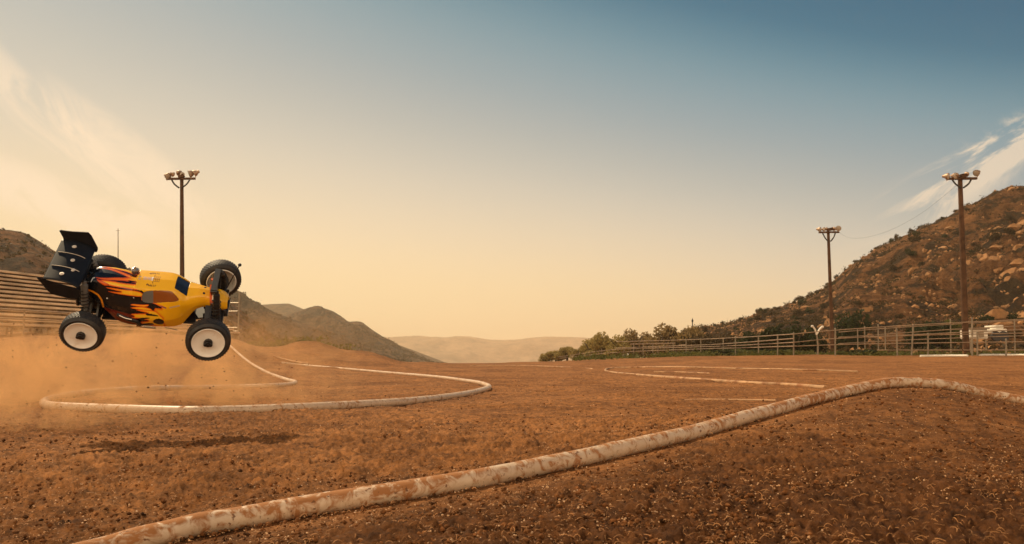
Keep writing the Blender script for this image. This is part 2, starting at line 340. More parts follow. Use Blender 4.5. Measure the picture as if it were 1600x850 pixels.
def straw(n, y0, y1):
    x, y = scatter_xy(n, y0, y1); V = []; Q = []; o = 0
    for i in range(n):
        L = rng.uniform(.005, .019)*(1+.14*y[i]); w = rng.uniform(.0002, .0005)*(1+.25*y[i]); a = rng.random()*6.28; cu = rng.normal()*1.6; k = 5
        px, py = x[i], y[i]; P = []
        for j in range(k):
            P.append((px, py)); px += math.cos(a)*L/k; py += math.sin(a)*L/k; a += cu/k
        P = np.array(P); zz = G(P[:, 0], P[:, 1])+.006+.006*rng.random()+.006*np.sin(np.linspace(0, 3.1, k))*rng.random()
        T = np.gradient(P, axis=0); T /= np.linalg.norm(T, axis=1)[:, None]+1e-9; Nn = np.stack([-T[:, 1], T[:, 0]], 1)*w
        for sgn in (-1, 1): V.append(np.column_stack([P+sgn*Nn, zz]))
        V.append(np.column_stack([P, zz+w*1.3]))
        for j in range(k-1):
            Q.append((o+j, o+j+1, o+2*k+j+1, o+2*k+j)); Q.append((o+2*k+j, o+2*k+j+1, o+k+j+1, o+k+j))
        o += 3*k
    ob = bigmesh('straw', np.concatenate(V), np.array(Q), M['straw']); return tag(ob, 'bits of dry straw and root lying in the dirt', 'straw', kind='stuff')
straw(6500, .85, 10)
# ------------------------------------------------------------------ pipes
def pipe(name, pts, r, m, label, n=200, group=None, nseg=16, wob=.0):
    P = spline(pts, n); mb = MB()
    if wob: P[:, 2] += wob*np.array([vnoise(np.array([t*.11]), np.array([.5]))[0] for t in range(n)])
    mb.tube(P, r, nseg)
    ob = mb.build(name, m); return tag(ob, label, 'pipe', group)
PT = .0212; fpc = fpw.copy(); fpc[:, 2] += PT*.95; fpc[-8:, 2] += np.array([.002, .005, .008, .011, .012, .01, .008, .008])
main = pipe('drain_pipe', fpc, PT, M['pipe'], 'thick muddy white plastic pipe crossing the foreground and arching over a mound', 400, nseg=28, wob=.005)
_S = spline(fpc, 400)
for k in (262, 140, 330):
    cpl = MB(); cpl.tube(_S[k-1:k+2], PT*1.06, 28); cpl.build('coupling', M['pipe'], main)
def hp(L, r): return [hit(a, b, r*(.55 if r > .025 else .3)) for a, b in L]
R1 = .027
pipe('drain_pipe', hp([(346, 517), (360, 541), (385, 563), (415, 581), (445, 592.5), (461, 597), (452, 600.5), (420, 603), (350, 605), (250, 607), (170, 611), (110, 617), (78, 624), (69, 630), (86, 635), (150, 638), (230, 641), (300, 642.5), (380, 641), (450, 638), (550, 633), (650, 626), (720, 617), (755, 609), (764, 604), (752, 599), (735, 596), (680, 589), (600, 582), (540, 576.5), (480, 571.5), (440, 567)], R1), R1, M['pipe2'],
     'long cream plastic pipe snaking in two bends on the dirt below the flying buggy', 420)
pipe('drain_pipe', hp([(1290, 606), (1240, 602), (1180, 599), (1090, 593), (1010, 587), (962, 582.5), (946, 579), (955, 575.5), (1000, 574), (1060, 573.5), (1150, 576), (1250, 578), (1340, 581)], .024), .024, M['pipe3'], 'cream plastic pipe in a hairpin bend behind the arched muddy pipe', 200)
pipe('drain_pipe', hp([(1022, 581), (1060, 581.5), (1108, 583.5)], .016), .016, M['pipe3'], 'short pale pipe lying inside the hairpin bend', 30)
pipe('drain_pipe', hp([(735, 571.5), (800, 571), (880, 573.5), (926, 576.5)], .018), .018, M['pipe3'], 'thin pale pipe far out in the middle of the track towards the distant hills', 40)
pipe('drain_pipe', hp([(428, 557), (450, 563), (482, 569)], .026), .026, M['pipe3'], 'short pale pipe at the foot of the low dirt mound', 30)
pipe('drain_pipe', hp([(1062, 626), (1100, 624.5), (1150, 625), (1212, 626)], .008), .008, M['pipe3'], 'thin half buried pale pipe beside the arched muddy pipe', 40)
pipe('drain_pipe', hp([(1438, 556.5), (1475, 556), (1512, 556)], .05), .05, M['white'], 'straight white pipe on the ground under the fence, by a tilted stick', 20)
pipe('drain_pipe', hp([(1531, 555), (1580, 554), (1640, 553.5), (1700, 553)], .05), .05, M['white'], 'white pipe on the ground below the grey panel shed', 20)
st = MB(); st.tube([hit(1512, 556)+np.array([0, 0, .0]), hit(1512, 556)+np.array([-.25, 0, .32])], .02, 6); tag(st.build('stick', M['wood']), 'short wooden stick leaning beside the white pipe end', 'stick')
# ------------------------------------------------------------------ hills
def hill(name, sil, r0, r1, r2, m, label, amp, sc, nu=260, nr=120, p=1.15, crest=.25, zb=.3):
    A = np.array([(ray(a, b)[0]/ray(a, b)[1], ray(a, b)[2]/ray(a, b)[1]) for a, b in sil])
    az = np.linspace(A[0, 0], A[-1, 0], nu); sl = np.interp(az, A[:, 0], A[:, 1])
    k = np.ones(7)/7 if nu > 100 else np.ones(1); sl = np.convolve(np.pad(sl, 3, 'edge'), k, 'valid') if nu > 100 else sl
    r_ = np.concatenate([np.linspace(r0, r1, nr), np.linspace(r1, r2, nr//3)[1:]])
    a2, y2 = np.meshgrid(az, r_, indexing='ij'); hc = np.maximum(H+sl[:, None]*r1, 0)
    t = (y2-r0)/(r1-r0)
    x2 = a2*y2
    prof = np.where(t <= 1, .55*np.clip(t, 0, 1)**p+.45*sstep(t), np.clip(1-((y2-r1)/(r2-r1))**1.4*.9, 0, 1))
    w = np.where(t <= 1, np.sin(np.clip(t, 0, 1)*math.pi)**.7*(1-crest)+crest*sstep(t*3), crest)
    nz = (fbm(x2*sc, y2*sc, 6, .55)-.35*np.abs(fbm(x2*sc*.6+9, y2*sc*.6, 4))-.30*np.abs(fbm(x2*sc*3.1+4, y2*sc*2.2, 5, .6)))*amp
    z = zb+(hc-zb)*prof+nz*w*np.clip(hc/hc.max(), .12, 1)
    z = np.clip(z, -2.6, 115)
    ob = bigmesh(name, np.stack([x2, y2, z], -1).reshape(-1, 3), gridq(nu, len(r_))[:, ::-1], m)
    tag(ob, label, 'hill', kind='structure'); HL.append((az, r_, z, r0, r1))
    return az, r_, z
HL = []
HA, HR, HZ = hill('hillside', [(1040, 540), (1058, 522), (1075, 514), (1100, 511.5), (1130, 507), (1165, 497), (1185, 487), (1200, 486), (1235, 474), (1262, 466), (1285, 452), (1305, 437), (1330, 414), (1345, 407), (1375, 387), (1400, 376), (1440, 354), (1475, 345), (1500, 338), (1530, 322), (1565, 303), (1600, 289), (1680, 250), (1800, 215), (2000, 190), (2300, 220)], 58, 190, 300, M['hill'], 'rocky brown hillside dotted with scrub behind the rail fence', 9.5, .065, 600, 240, crest=.12, zb=.4)
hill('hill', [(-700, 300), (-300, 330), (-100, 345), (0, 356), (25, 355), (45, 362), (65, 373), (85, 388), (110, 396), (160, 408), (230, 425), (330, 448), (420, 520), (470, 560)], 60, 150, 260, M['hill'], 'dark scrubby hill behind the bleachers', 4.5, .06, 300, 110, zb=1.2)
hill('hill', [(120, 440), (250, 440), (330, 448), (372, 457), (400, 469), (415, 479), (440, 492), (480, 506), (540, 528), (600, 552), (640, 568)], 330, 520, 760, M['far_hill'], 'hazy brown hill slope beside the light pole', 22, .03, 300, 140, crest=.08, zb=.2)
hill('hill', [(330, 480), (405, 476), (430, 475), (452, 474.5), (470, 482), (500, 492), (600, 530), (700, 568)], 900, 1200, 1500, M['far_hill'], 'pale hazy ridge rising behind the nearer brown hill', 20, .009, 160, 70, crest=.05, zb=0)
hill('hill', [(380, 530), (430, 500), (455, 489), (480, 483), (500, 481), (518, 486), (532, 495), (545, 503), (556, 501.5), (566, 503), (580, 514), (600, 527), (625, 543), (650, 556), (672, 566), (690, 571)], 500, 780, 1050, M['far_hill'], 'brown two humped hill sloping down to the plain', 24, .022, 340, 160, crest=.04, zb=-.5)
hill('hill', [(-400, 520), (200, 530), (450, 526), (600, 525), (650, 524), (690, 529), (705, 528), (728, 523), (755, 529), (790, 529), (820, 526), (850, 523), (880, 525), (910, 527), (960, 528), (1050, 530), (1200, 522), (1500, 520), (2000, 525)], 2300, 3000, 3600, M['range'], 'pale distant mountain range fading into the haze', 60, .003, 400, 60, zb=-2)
def hillz(az, y):
    i = np.clip(np.searchsorted(HA, az)-1, 0, len(HA)-2); j = np.clip(np.searchsorted(HR, y)-1, 0, len(HR)-2)
    return HZ[i, j]
for (q, cnt, s0_, lab) in ((1, 1500, .45, 'dark scrub dotted over the hill behind the bleachers'), (2, 2200, 1.1, 'dark scrub dotted over the hazy hill beside the light pole'), (4, 2600, 1.5, 'dark scrub dotted over the two humped hill')):
    az_, rr_, zz_, ra, rb = HL[q]; gq = np.random.default_rng(40+q); V = []; Q = []; o = 0
    for i in range(cnt):
        u_ = gq.random(); y = ra+(rb-ra)*gq.random(); ia = int(u_*(len(az_)-1)); ir = min(np.searchsorted(rr_, y), len(rr_)-1); x = az_[ia]*rr_[ir]; z = zz_[ia, ir]
        if vnoise(np.array([x*.03]), np.array([y*.012]))[0] < -.12: continue
        k = 7; P = gq.normal(size=(k, 3))*np.array([.8, .8, .3])*s0_*gq.uniform(.5, 1.3)+np.array([x, rr_[ir], z+.25*s0_]); t = gq.normal(size=(k, 3)); t /= np.linalg.norm(t, axis=1)[:, None]; b_ = np.cross(t, gq.normal(size=(k, 3))); b_ /= np.linalg.norm(b_, axis=1)[:, None]
        s = s0_*gq.uniform(.4, 1., k)[:, None]; V.append(np.stack([P-t*s, P-b_*s*.6, P+t*s, P+b_*s*.6], 1).reshape(-1, 3)); Q.append(np.arange(k*4).reshape(-1, 4)+o); o += k*4
    tag(bigmesh('hill_scrub', np.concatenate(V), np.concatenate(Q), M['leaf_dry'], smooth=False), lab, 'scrub', kind='stuff')
# ------------------------------------------------------------------ plants
def crown(nl, rx, rz, leaf, seed, lobes=9, flat=.0):
    g = np.random.default_rng(seed); c = []
    for i in range(lobes):
        a = g.random()*6.28; q = g.random()**.5; c.append((math.cos(a)*q*rx*.62, math.sin(a)*q*rx*.62, rz*(.3+g.random()*1.25*(1-.5*q)), g.uniform(.3, .5)*rx))
    c = np.array(c); V = np.zeros((nl, 4, 3))
    k = g.integers(0, lobes, nl); d = g.normal(size=(nl, 3)); d /= np.linalg.norm(d, axis=1)[:, None]
    rad = c[k, 3]*(.45+.6*g.random(nl)**.6); P = c[k, :3]+d*rad[:, None]*np.array([1, 1, .85]); P[:, 2] = np.maximum(P[:, 2], .03*rz)
    nrm = d+g.normal(size=(nl, 3))*.7; nrm /= np.linalg.norm(nrm, axis=1)[:, None]
    t = np.cross(nrm, g.normal(size=(nl, 3))); t /= np.linalg.norm(t, axis=1)[:, None]; b = np.cross(nrm, t)
    s = leaf*g.uniform(.6, 1.4, nl)[:, None]
    V[:, 0] = P-t*s; V[:, 1] = P-b*s*.45; V[:, 2] = P+t*s; V[:, 3] = P+b*s*.45
    return V.reshape(-1, 3), np.arange(nl*4).reshape(-1, 4)
def plant_mesh(name, kind, nl, rx, rz, leaf, seed, m, lobes=9, trunk=True):
    V, Q = crown(nl, rx, rz, leaf, seed, lobes)
    o = bigmesh(name, V, Q, m, smooth=False)
    t = None
    if trunk:
        mb = MB(); rr = random.Random(seed)
        mb.tube([(0, 0, -.2), (.05*rx, 0, rz*.35), (.02, .05*rx, rz*.8)], [.07*rx, .05*rx, .03*rx], 7)
        for i in range(5):
            a = rr.random()*6.28; mb.tube([(0, 0, rz*.25), (math.cos(a)*rx*.25, math.sin(a)*rx*.25, rz*.65), (math.cos(a)*rx*.5, math.sin(a)*rx*.5, rz*(.8+.5*rr.random()))], [.035*rx, .025*rx, .01*rx], 5)
        t = mb.build('trunk', M['bark'])
    return o, t
def copy_thing(src, loc, sc, rz, label=None, group=None):
    r_ = src.copy(); C.objects.link(r_); r_.location = [float(q) for q in loc]; r_.scale = sc; r_.rotation_euler = (0, 0, rz)
    if label: r_['label'] = label
    if group: r_['group'] = group
    for ch in [o for o in src.children]:
        c = ch.copy(); C.objects.link(c); c.parent = r_
    return r_
def place_tree(name, px, ytop, ybase, half, Y, m, label, cat='tree', nl=1500, seed=0, lobes=11, group=None, floor=None):
    b = at(px, ybase, Y); t = at(px, ytop, Y); h_ = t[2]-b[2]; w = half*Y/F*1.25
    if floor == 'ground': b[2] = min(b[2], float(G(b[0], b[1])))
    h_ = t[2]-b[2]
    root = empty(name, b); rx = w/.95; rz = h_/1.75
    V, Q = crown(nl, 1., 1., .085, seed, lobes); V = V-np.array([0, 0, 0]); zmax = V[:, 2].max(); xm = np.percentile(np.abs(V[:, 0]), 99)
    V = V*np.array([w/xm, w/xm, h_/zmax])
    bigmesh('crown', V, Q, m, smooth=False, parent=root)
    mb = MB(); rr = random.Random(seed); tw = min(w*.09, .16)
    mb.tube([(0, 0, -.3), (.03*w, 0, h_*.3), (0, .04*w, h_*.7)], [tw*1.3, tw, tw*.4], 8)
    for i in range(5):
        a = rr.random()*6.28; mb.tube([(0, 0, h_*.2), (math.cos(a)*w*.3, math.sin(a)*w*.3, h_*.5), (math.cos(a)*w*.55, math.sin(a)*w*.55, h_*.75)], [tw*.6, tw*.4, tw*.15], 5)
    mb.build('trunk', M['bark'], root)
    return tag(root, label, cat, group)
TG = 'trees and bushes beyond the track'
tr = [(853, 552, 560, 9, 96, 'leaf_olive_hazed', 'low pale bush at the far left end of the tree line'), (868, 547, 560, 11, 94, 'leaf_olive_hazed', 'small olive bush second from the far end of the tree line'),
    (886, 540, 560, 14, 90, 'leaf_olive_hazed', 'pointed olive bush rising above its small neighbours in the tree line'), (905, 538, 559, 14, 88, 'leaf_olive_hazed', 'rounded light olive bush between the pointed bush and the tall clump'),
    (926, 527, 559, 18, 86, 'leaf_olive_hazed', 'broad green tree where the tree line starts to climb'), (950, 518, 557, 20, 84, 'leaf_olive_hazed', 'tall green tree with a twiggy top left of the rail fence end'),
    (968, 522, 556, 18, 82, 'leaf_olive_hazed', 'olive tree just left of where the long rails begin'), (990, 512, 552, 21, 84, 'leaf_tan', 'brownish rounded tree over the left end of the long rails'),
    (1013, 517, 548, 18, 86, 'leaf_tan', 'small brownish tree tucked between two larger rounded trees'), (1036, 503, 548, 26, 84, 'leaf_tan', 'largest rounded tree of the line, left of the thin distant pole'),
    (1070, 508, 548, 23, 84, 'leaf_tan', 'dark rounded tree right beside the thin distant pole'), (1100, 522, 549, 20, 70, 'leaf_dry', 'low dry bush behind the rails, right of the rounded trees'),
    (1130, 524, 549, 22, 68, 'leaf_dry', 'dry bush behind the rails at the toe of the rocky hill'), (1172, 516, 548, 19, 62, 'leaf_dark', 'dark green bush behind the rails, leftmost of the dark ones'),
    (1206, 510, 548, 24, 62, 'leaf_dark', 'wide dark green bush behind the rails left of the forked post'), (1240, 505, 548, 24, 62, 'leaf_dark', 'tall dark green bush just left of the forked post'),
    (1268, 508, 548, 20, 62, 'leaf_dark', 'dark bush directly behind the forked post'), (1330, 482, 520, 20, 72, 'leaf_dark', 'dark round bush right of the smaller light pole'),
    (1150, 544, 559, 26, 50, 'leaf_mid', 'low green bush under the rails at the dirt edge'), (1195, 545, 559, 30, 50, 'leaf_dark', 'spreading low dark bush under the rails near the forked post'), (1105, 547, 559, 24, 52, 'leaf_mid', 'low sprawling green bush under the rails, leftmost of the low ones'),
    (1236, 546, 557, 28, 46, 'leaf_mid', 'low green bush at the foot of the forked post'), (1352, 545, 556, 22, 44, 'leaf_dark', 'low dark bush under the rails right of the smaller light pole'), (1310, 548, 556, 20, 44, 'leaf_mid', 'tiny green bush at the foot of the smaller light pole'),
    (1060, 549, 559, 22, 53, 'leaf_mid', 'low green bush beside the white marker post under the long rails'), (1128, 546, 559, 20, 49, 'leaf_dark', 'small dark bush between two green bushes under the long rails'), (1172, 547, 558, 22, 47, 'leaf_mid', 'rounded green bush under the long rails left of the spreading dark one'), (1218, 547, 558, 20, 45, 'leaf_mid', 'bright green bush right of the spreading dark one under the rails'),
    (1460, 500, 522, 22, 70, 'leaf_dark', 'dark bush at the hill foot left of the taller right light pole'), (1425, 505, 524, 20, 70, 'leaf_dark', 'small dark bush at the hill foot over the tilted fence post'),
    (1490, 498, 522, 18, 70, 'leaf_mid', 'green bush touching the left side of the taller right light pole'), (1540, 488, 515, 20, 74, 'leaf_dark', 'dark bush right above the grey panel shed'), (1575, 486, 515, 22, 74, 'leaf_dark', 'dark bush at the right edge above the rails')]
for i, (a, b, c, w, Y, m, lab) in enumerate(tr):
    place_tree('tree' if c-b > 28 and Y > 75 else 'bush', a, b, c, w, Y, M[m], lab, 'tree' if c-b > 28 and Y > 75 else 'bush', 2600, 50+i, 12, TG, floor='ground')
# hillside scrub and boulders, each an object of its own sharing a few meshes
sv = []
for i in range(8):
    V, Q = crown(420, 1., .8, .13, 300+i, 7); sv.append(bigmesh('scrub_bush', V, Q, M[['leaf_dry', 'leaf_dark', 'leaf_dry', 'leaf_dry', 'leaf_dry', 'leaf_dark', 'leaf_dry', 'leaf_dry'][i]], smooth=False))
bank = rock_bank(8, 2, 77, .22); rv = [bigmesh('boulder', v, f, M['rock'], smooth=False) for v, f in bank]
az0 = (1090-800)/F; az1 = (1690-800)/F; n = 0; tries = 0; used = set()
def put(src, x, y, z, s, lab, cat, grp):
    k = src.name
    if k in used: o = src.copy(); C.objects.link(o)
    else: o = src; used.add(k)
    o.location = (float(x), float(y), float(z)); o.scale = s; o.rotation_euler = (0, 0, random.random()*6.28); tag(o, lab, cat, grp); return o
g2 = np.random.default_rng(21)
while n < 280 and tries < 6000:
    tries += 1; a = g2.uniform(az0, az1); t = g2.random()**.8; y = 60+t*133
    z = hillz(a, y)
    if z < .9 or vnoise(np.array([a*26]), np.array([y*.06]))[0] < -.18: continue
    s = g2.uniform(.35, 1.15)*(1.15 if y > 120 else .8)
    put(sv[n % 8], a*y, y, z-.1, (s, s, s*g2.uniform(.6, 1)), 'low dry scrub bush growing on the rocky hillside', 'bush', 'scrub bushes on the rocky hillside'); n += 1
n = 0; tries = 0
while n < 290 and tries < 9000:
    tries += 1; crag = n % 4 == 0; a = (g2.normal(1575, 55)-800)/F if crag else g2.uniform(az0, az1); t = g2.uniform(.18, .55) if crag else g2.random(); y = 60+t*130
    z = hillz(a, y)
    if z < .9 or vnoise(np.array([a*22+40]), np.array([y*.07]))[0] < -.1: continue
    s = (.22+.95*g2.random()**2.6)*(1 if a > .30 else .45)*(1.35 if crag else 1)
    put(rv[n % 8], a*y, y, z+.05*s, (s*g2.uniform(.9, 1.25), s, s*g2.uniform(.9, 1.4)), 'tan boulder lodged in the slope of the rocky hillside', 'boulder', 'boulders on the rocky hillside'); n += 1
# smaller stones: one mass
V = []; Q = []; o = 0; sb = rock_bank(5, 1, 31, .2)
for i in range(4200):
    a = g2.uniform(az0, az1); y = 60+g2.random()*131; z = hillz(a, y)
    if z < .8 or vnoise(np.array([a*22+40]), np.array([y*.07]))[0] < -.12: continue
    v, f = sb[i % 5]; s = .1+.42*g2.random()**2; V.append(v*np.array([s, s, s*1.2])+np.array([a*y, y, z+.05])); Q.append(f+o); o += len(v)
tag(bigmesh('hill_stones', np.concatenate(V), np.concatenate(Q), M['rock'], smooth=False), 'small tan stones strewn over the rocky hillside', 'stones', kind='stuff')
# fine scrub cover as one mass
V = []; Q = []; o = 0
for i in range(1300):
    a = g2.uniform((1050-800)/F, (1720-800)/F); y = 60+g2.random()*132; z = hillz(a, y)
    if z < .5: continue
    k = 26; P = g2.normal(size=(k, 3))*np.array([.5, .5, .22])*g2.uniform(.5, 1.3)+np.array([a*y, y, z+.25]); t = g2.normal(size=(k, 3)); t /= np.linalg.norm(t, axis=1)[:, None]; b = np.cross(t, g2.normal(size=(k, 3))); b /= np.linalg.norm(b, axis=1)[:, None]
    s = g2.uniform(.10, .25, k)[:, None]; W = np.stack([P-t*s, P-b*s*.5, P+t*s, P+b*s*.5], 1).reshape(-1, 3); V.append(W); Q.append(np.arange(k*4).reshape(-1, 4)+o); o += k*4
tag(bigmesh('ground_cover', np.concatenate(V), np.concatenate(Q), M['leaf_dry'], smooth=False), 'dry brush and grass tufts covering the rocky hillside', 'brush', kind='stuff')
V = []; Q = []; o = 0
for i in range(240):                                            # weeds at the dirt edge
    px = g2.uniform(400, 540) if i % 12 == 0 else g2.uniform(900, 1650); Y = g2.uniform(24, 30) if i % 12 == 0 else g2.uniform(38, 56)
    x = (px-800)/F*Y; z = float(G(x, Y)); k = 30; P = g2.normal(size=(k, 3))*np.array([.35, .35, .10])*g2.uniform(.5, 1.3)+np.array([x, Y, z+.1]); t = g2.normal(size=(k, 3)); t /= np.linalg.norm(t, axis=1)[:, None]; b = np.cross(t, g2.normal(size=(k, 3))); b /= np.linalg.norm(b, axis=1)[:, None]
    s = g2.uniform(.05, .13, k)[:, None]; W = np.stack([P-t*s, P-b*s*.4, P+t*s, P+b*s*.4], 1).reshape(-1, 3); V.append(W); Q.append(np.arange(k*4).reshape(-1, 4)+o); o += k*4
tag(bigmesh('weeds', np.concatenate(V), np.concatenate(Q), M['leaf_mid'], smooth=False), 'patchy green and dry weeds along the edge of the dirt', 'weeds', kind='stuff')
# ------------------------------------------------------------------ light poles
def light_pole(top, bot, Y, rad, label, lamps, armw):
    b = at(bot[0], bot[1], Y); t = at(top[0], top[1], Y); root = empty('light_pole', b)
    ax = (t-b); Lh = np.linalg.norm(ax); tl = t-b
    mb = MB(); k = 14
    P = [tl*i/(k-1) for i in range(k)]; P[0] = P[0]+np.array([0, 0, -.6]); mb.tube(P, np.linspace(rad*1.15, rad*.78, k), 14); mb.build('pole', M['wood'], root)
    u = Y/F                                                    # metres per photo pixel here
    arm = MB(); sl = -.06; a0 = tl+np.array([-armw*u, -rad, -5*u-sl*armw*u*.4]); a1 = tl+np.array([armw*u, -rad, -5*u+.12*armw*u*.4]); arm.bar(a0, a1, .14, .13); arm.bar(tl+np.array([-3*u, -rad*1.6, -1*u]), tl+np.array([6*u, -rad*1.6, 1*u]), .2, .22); arm.build('crossarm', M['wood'], root)
    for s in (-1, 1):
        br = MB(); br.tube(spline([tl+np.array([s*armw*.62*u, -rad, -6*u]), tl+np.array([s*armw*.42*u, -rad, -13*u]), tl+np.array([s*2*u, -rad*.9, -19*u])], 9), .05, 6); br.build('brace', M['dark'], root)
    for (dx, dy, sz, yaw, pit) in lamps:
        c = tl+np.array([dx*u, -rad*1.5, dy*u]); s = sz*u
        Rm = Matrix.Rotation(math.radians(yaw), 3, 'Z')@Matrix.Rotation(math.radians(90+pit), 3, 'X')   # +Z of the lathe -> facing
        Mx = np.eye(4); Mx[:3, :3] = np.array(Rm); Mx[:3, 3] = c
        hb = MB(); hb.lathe([(.02*s, -.62*s), (.20*s, -.60*s), (.24*s, -.45*s), (.27*s, -.30*s), (.45*s, -.05*s), (.52*s, .22*s), (.54*s, .30*s), (.49*s, .30*s)], 20, Mx)
        hb.bar(c+np.array([0, 0, -.75*s]), c, .10*s, .10*s, up=(0, 1, 0)); lo = hb.build('floodlight', M['lamp'], root)
        lb = MB(); lb.lathe([(.50*s, .27*s), (.35*s, .33*s), (.15*s, .36*s), (.001, .37*s)], 20, Mx); lb.build('lens', M['lens'], lo)
    return tag(root, label, 'light pole')
LL = light_pole((284, 276), (285, 528), 50, .135, 'tall wooden floodlight pole with pale bands rising behind the buggy', [(-21, 0, 10, 60, 20), (-13, 3, 7, 150, 10), (-3, 5, 9, 180, 0), (3, 2, 7, 20, 5), (17, 4, 11, -60, 25), (24, 5, 10, -75, 30)], 23)
LR = light_pole((1500, 276), (1509, 537), 44, .15, 'tallest wooden floodlight pole in front of the rocky hillside at right', [(-25, -1, 10, 40, 10), (-13, 0, 9, 20, 10), (-9, 1, 8, 160, 0), (8, 3, 7, 170, 0), (24, 5, 10, -65, 25)], 24)
LM = light_pole((1294, 359), (1301, 553), 60, .13, 'shorter wooden floodlight pole standing by the forked white post', [(-16, 0, 7, 40, 10), (-9, 0, 6, 30, 0), (-4, 1, 5, 160, 0), (8, 1, 6, 170, 0), (15, 2, 8, -30, 20)], 16)
w = MB(); w.tube(spline([at(1309, 361, 60), at(1325, 371, 58), at(1352, 371, 55), at(1390, 360, 52), at(1440, 333, 48), at(1498, 287, 44)], 40), .005, 5); tag(w.build('power_cable', M['cable']), 'thin sagging cable strung between the two right light poles', 'cable')
b = at(184.5, 525, 44); t = at(184.5, 357, 44); mb = MB(); mb.tube([b, (b+t)/2, t], [.045, .035, .02], 6); mb.tube([t-np.array([.12, 0, .1]), t+np.array([.12, 0, -.1])], .015, 5); tag(mb.build('antenna_mast', M['galv']), 'thin bare metal mast behind the bleachers and buggy', 'mast')
b = at(1082, 520, 95); t = at(1082, 501, 95); mb = MB(); mb.tube([b, (b+t)/2, t], .06, 6); mb.lathe([(.02, .0), (.10, .05), (.12, .2), (.08, .3), (.01, .5)], 10, np.array([[1, 0, 0, t[0]], [0, 1, 0, t[1]], [0, 0, 1, t[2]-.2], [0, 0, 0, 1.]])); tag(mb.build('utility_post', M['dark']), 'thin distant post sticking up over the rounded trees', 'post')
# ------------------------------------------------------------------ rail fences
def fence(name, label, posts, rails, mrail, pr=.035, rr=.022, lean=None):
    """posts: (px, ytop, ybase, Y); rails: list of [(px,py,Y)...]"""
    o = at(*[posts[0][0], posts[0][2], posts[0][3]]); root = empty(name, o)
    for i, (px, yt, yb, Y) in enumerate(posts):
        bx = at(px, yb, Y); tx = at(px+(lean or {}).get(i, 0), yt, Y); bx[2] = min(bx[2], float(G(bx[0], bx[1])))-.05
        mb = MB(); mb.tube([bx-o, (bx+tx)/2-o, tx-o], pr, 8); mb.tube([tx-o, tx-o+np.array([0, 0, .05])], [pr*1.25, pr*.8], 8); mb.build('post', M['galv'], root)
    for L in rails:
        P = spline([at(*q)-o for q in L], 14) if len(L) > 2 else [at(*q)-o for q in L]
        mb = MB(); mb.tube(P, rr, 7); mb.build('rail', mrail, root)
    return tag(root, label, 'fence', 'metal rail fences along the right side')
fence('rail_fence', 'near metal rail fence with a leaning post in front of the rocky hill', [(1305, 514, 556, 35), (1402, 515, 558, 34), (1424, 508, 557, 34), (1450, 522, 557, 34), (1519, 498, 557, 33), (1527, 520, 557, 33), (1572, 531, 557, 33), (1640, 495, 557, 32)],
      [[(1240, 522, 36), (1305, 516, 35), (1425, 508, 34), (1600, 499, 33), (1700, 494, 32)], [(1240, 535, 36), (1305, 529, 35), (1450, 522, 34), (1600, 515, 33), (1700, 511, 32)], [(1356, 527, 34.6), (1450, 523.5, 34), (1600, 520.5, 33), (1700, 518, 32)], [(1240, 541, 36), (1330, 538, 35), (1450, 536, 34), (1600, 534, 33), (1700, 533, 32)], [(1370, 547, 34.5), (1450, 547, 34), (1600, 547, 33), (1700, 547, 32)]], M['rail'], lean={2: 3, 1: -1})
fence('rail_fence', 'back metal rail fence running behind the near one below the boulders', [(1340, 514, 545, 46), (1351, 511, 545, 46), (1372, 508, 545, 45), (1383, 512, 545, 45), (1485, 500, 540, 44), (1585, 500, 540, 43)],
      [[(1310, 519, 47), (1400, 512, 45), (1500, 506, 44), (1650, 498, 43)], [(1310, 527, 47), (1400, 521, 45), (1500, 514, 44), (1650, 507, 43)], [(1310, 537, 47), (1400, 532, 45), (1500, 528, 44), (1650, 523, 43)]], M['rail'], .033, .024)
fence('rail_fence', 'long receding metal rail fence in front of the green trees', [(870, 556, 562, 90), (905, 551, 561, 82), (940, 546, 561, 75), (975, 541, 560, 68), (1005, 537, 560, 62), (1028, 545, 560, 60), (1072, 531, 558, 54), (1095, 530, 558, 52), (1130, 530, 558, 49), (1149, 526, 558, 47), (1185, 526, 556, 43), (1215, 524, 556, 40), (1240, 521, 556, 37)],
      [[(963, 534, 68), (1040, 532, 58), (1100, 530, 52), (1170, 526.5, 45), (1240, 522, 36)], [(960, 544, 70), (1040, 541, 58), (1120, 538, 50), (1240, 529, 36)], [(866, 559, 91), (920, 551, 78), (970, 545.5, 69), (1060, 543, 55), (1140, 540.5, 48), (1240, 535, 36)], [(872, 560.5, 90), (925, 554, 77), (975, 550, 68), (1060, 546.5, 55), (1140, 544, 48), (1240, 541, 36)]], M['rail'], .033, .026)
fence('rail_fence', 'low pale rail barrier seen between the receding rails and the trees', [(990, 537, 555, 74), (1020, 537, 555, 74), (1052, 537, 555, 74), (1110, 533, 552, 72), (1120, 533, 552, 72), (1140, 531, 552, 70)], [[(985, 538, 74), (1055, 536.5, 74)], [(1060, 540, 73), (1150, 534, 70)], [(1085, 537, 72), (1150, 532, 70)]], M['rail'], .05, .06)
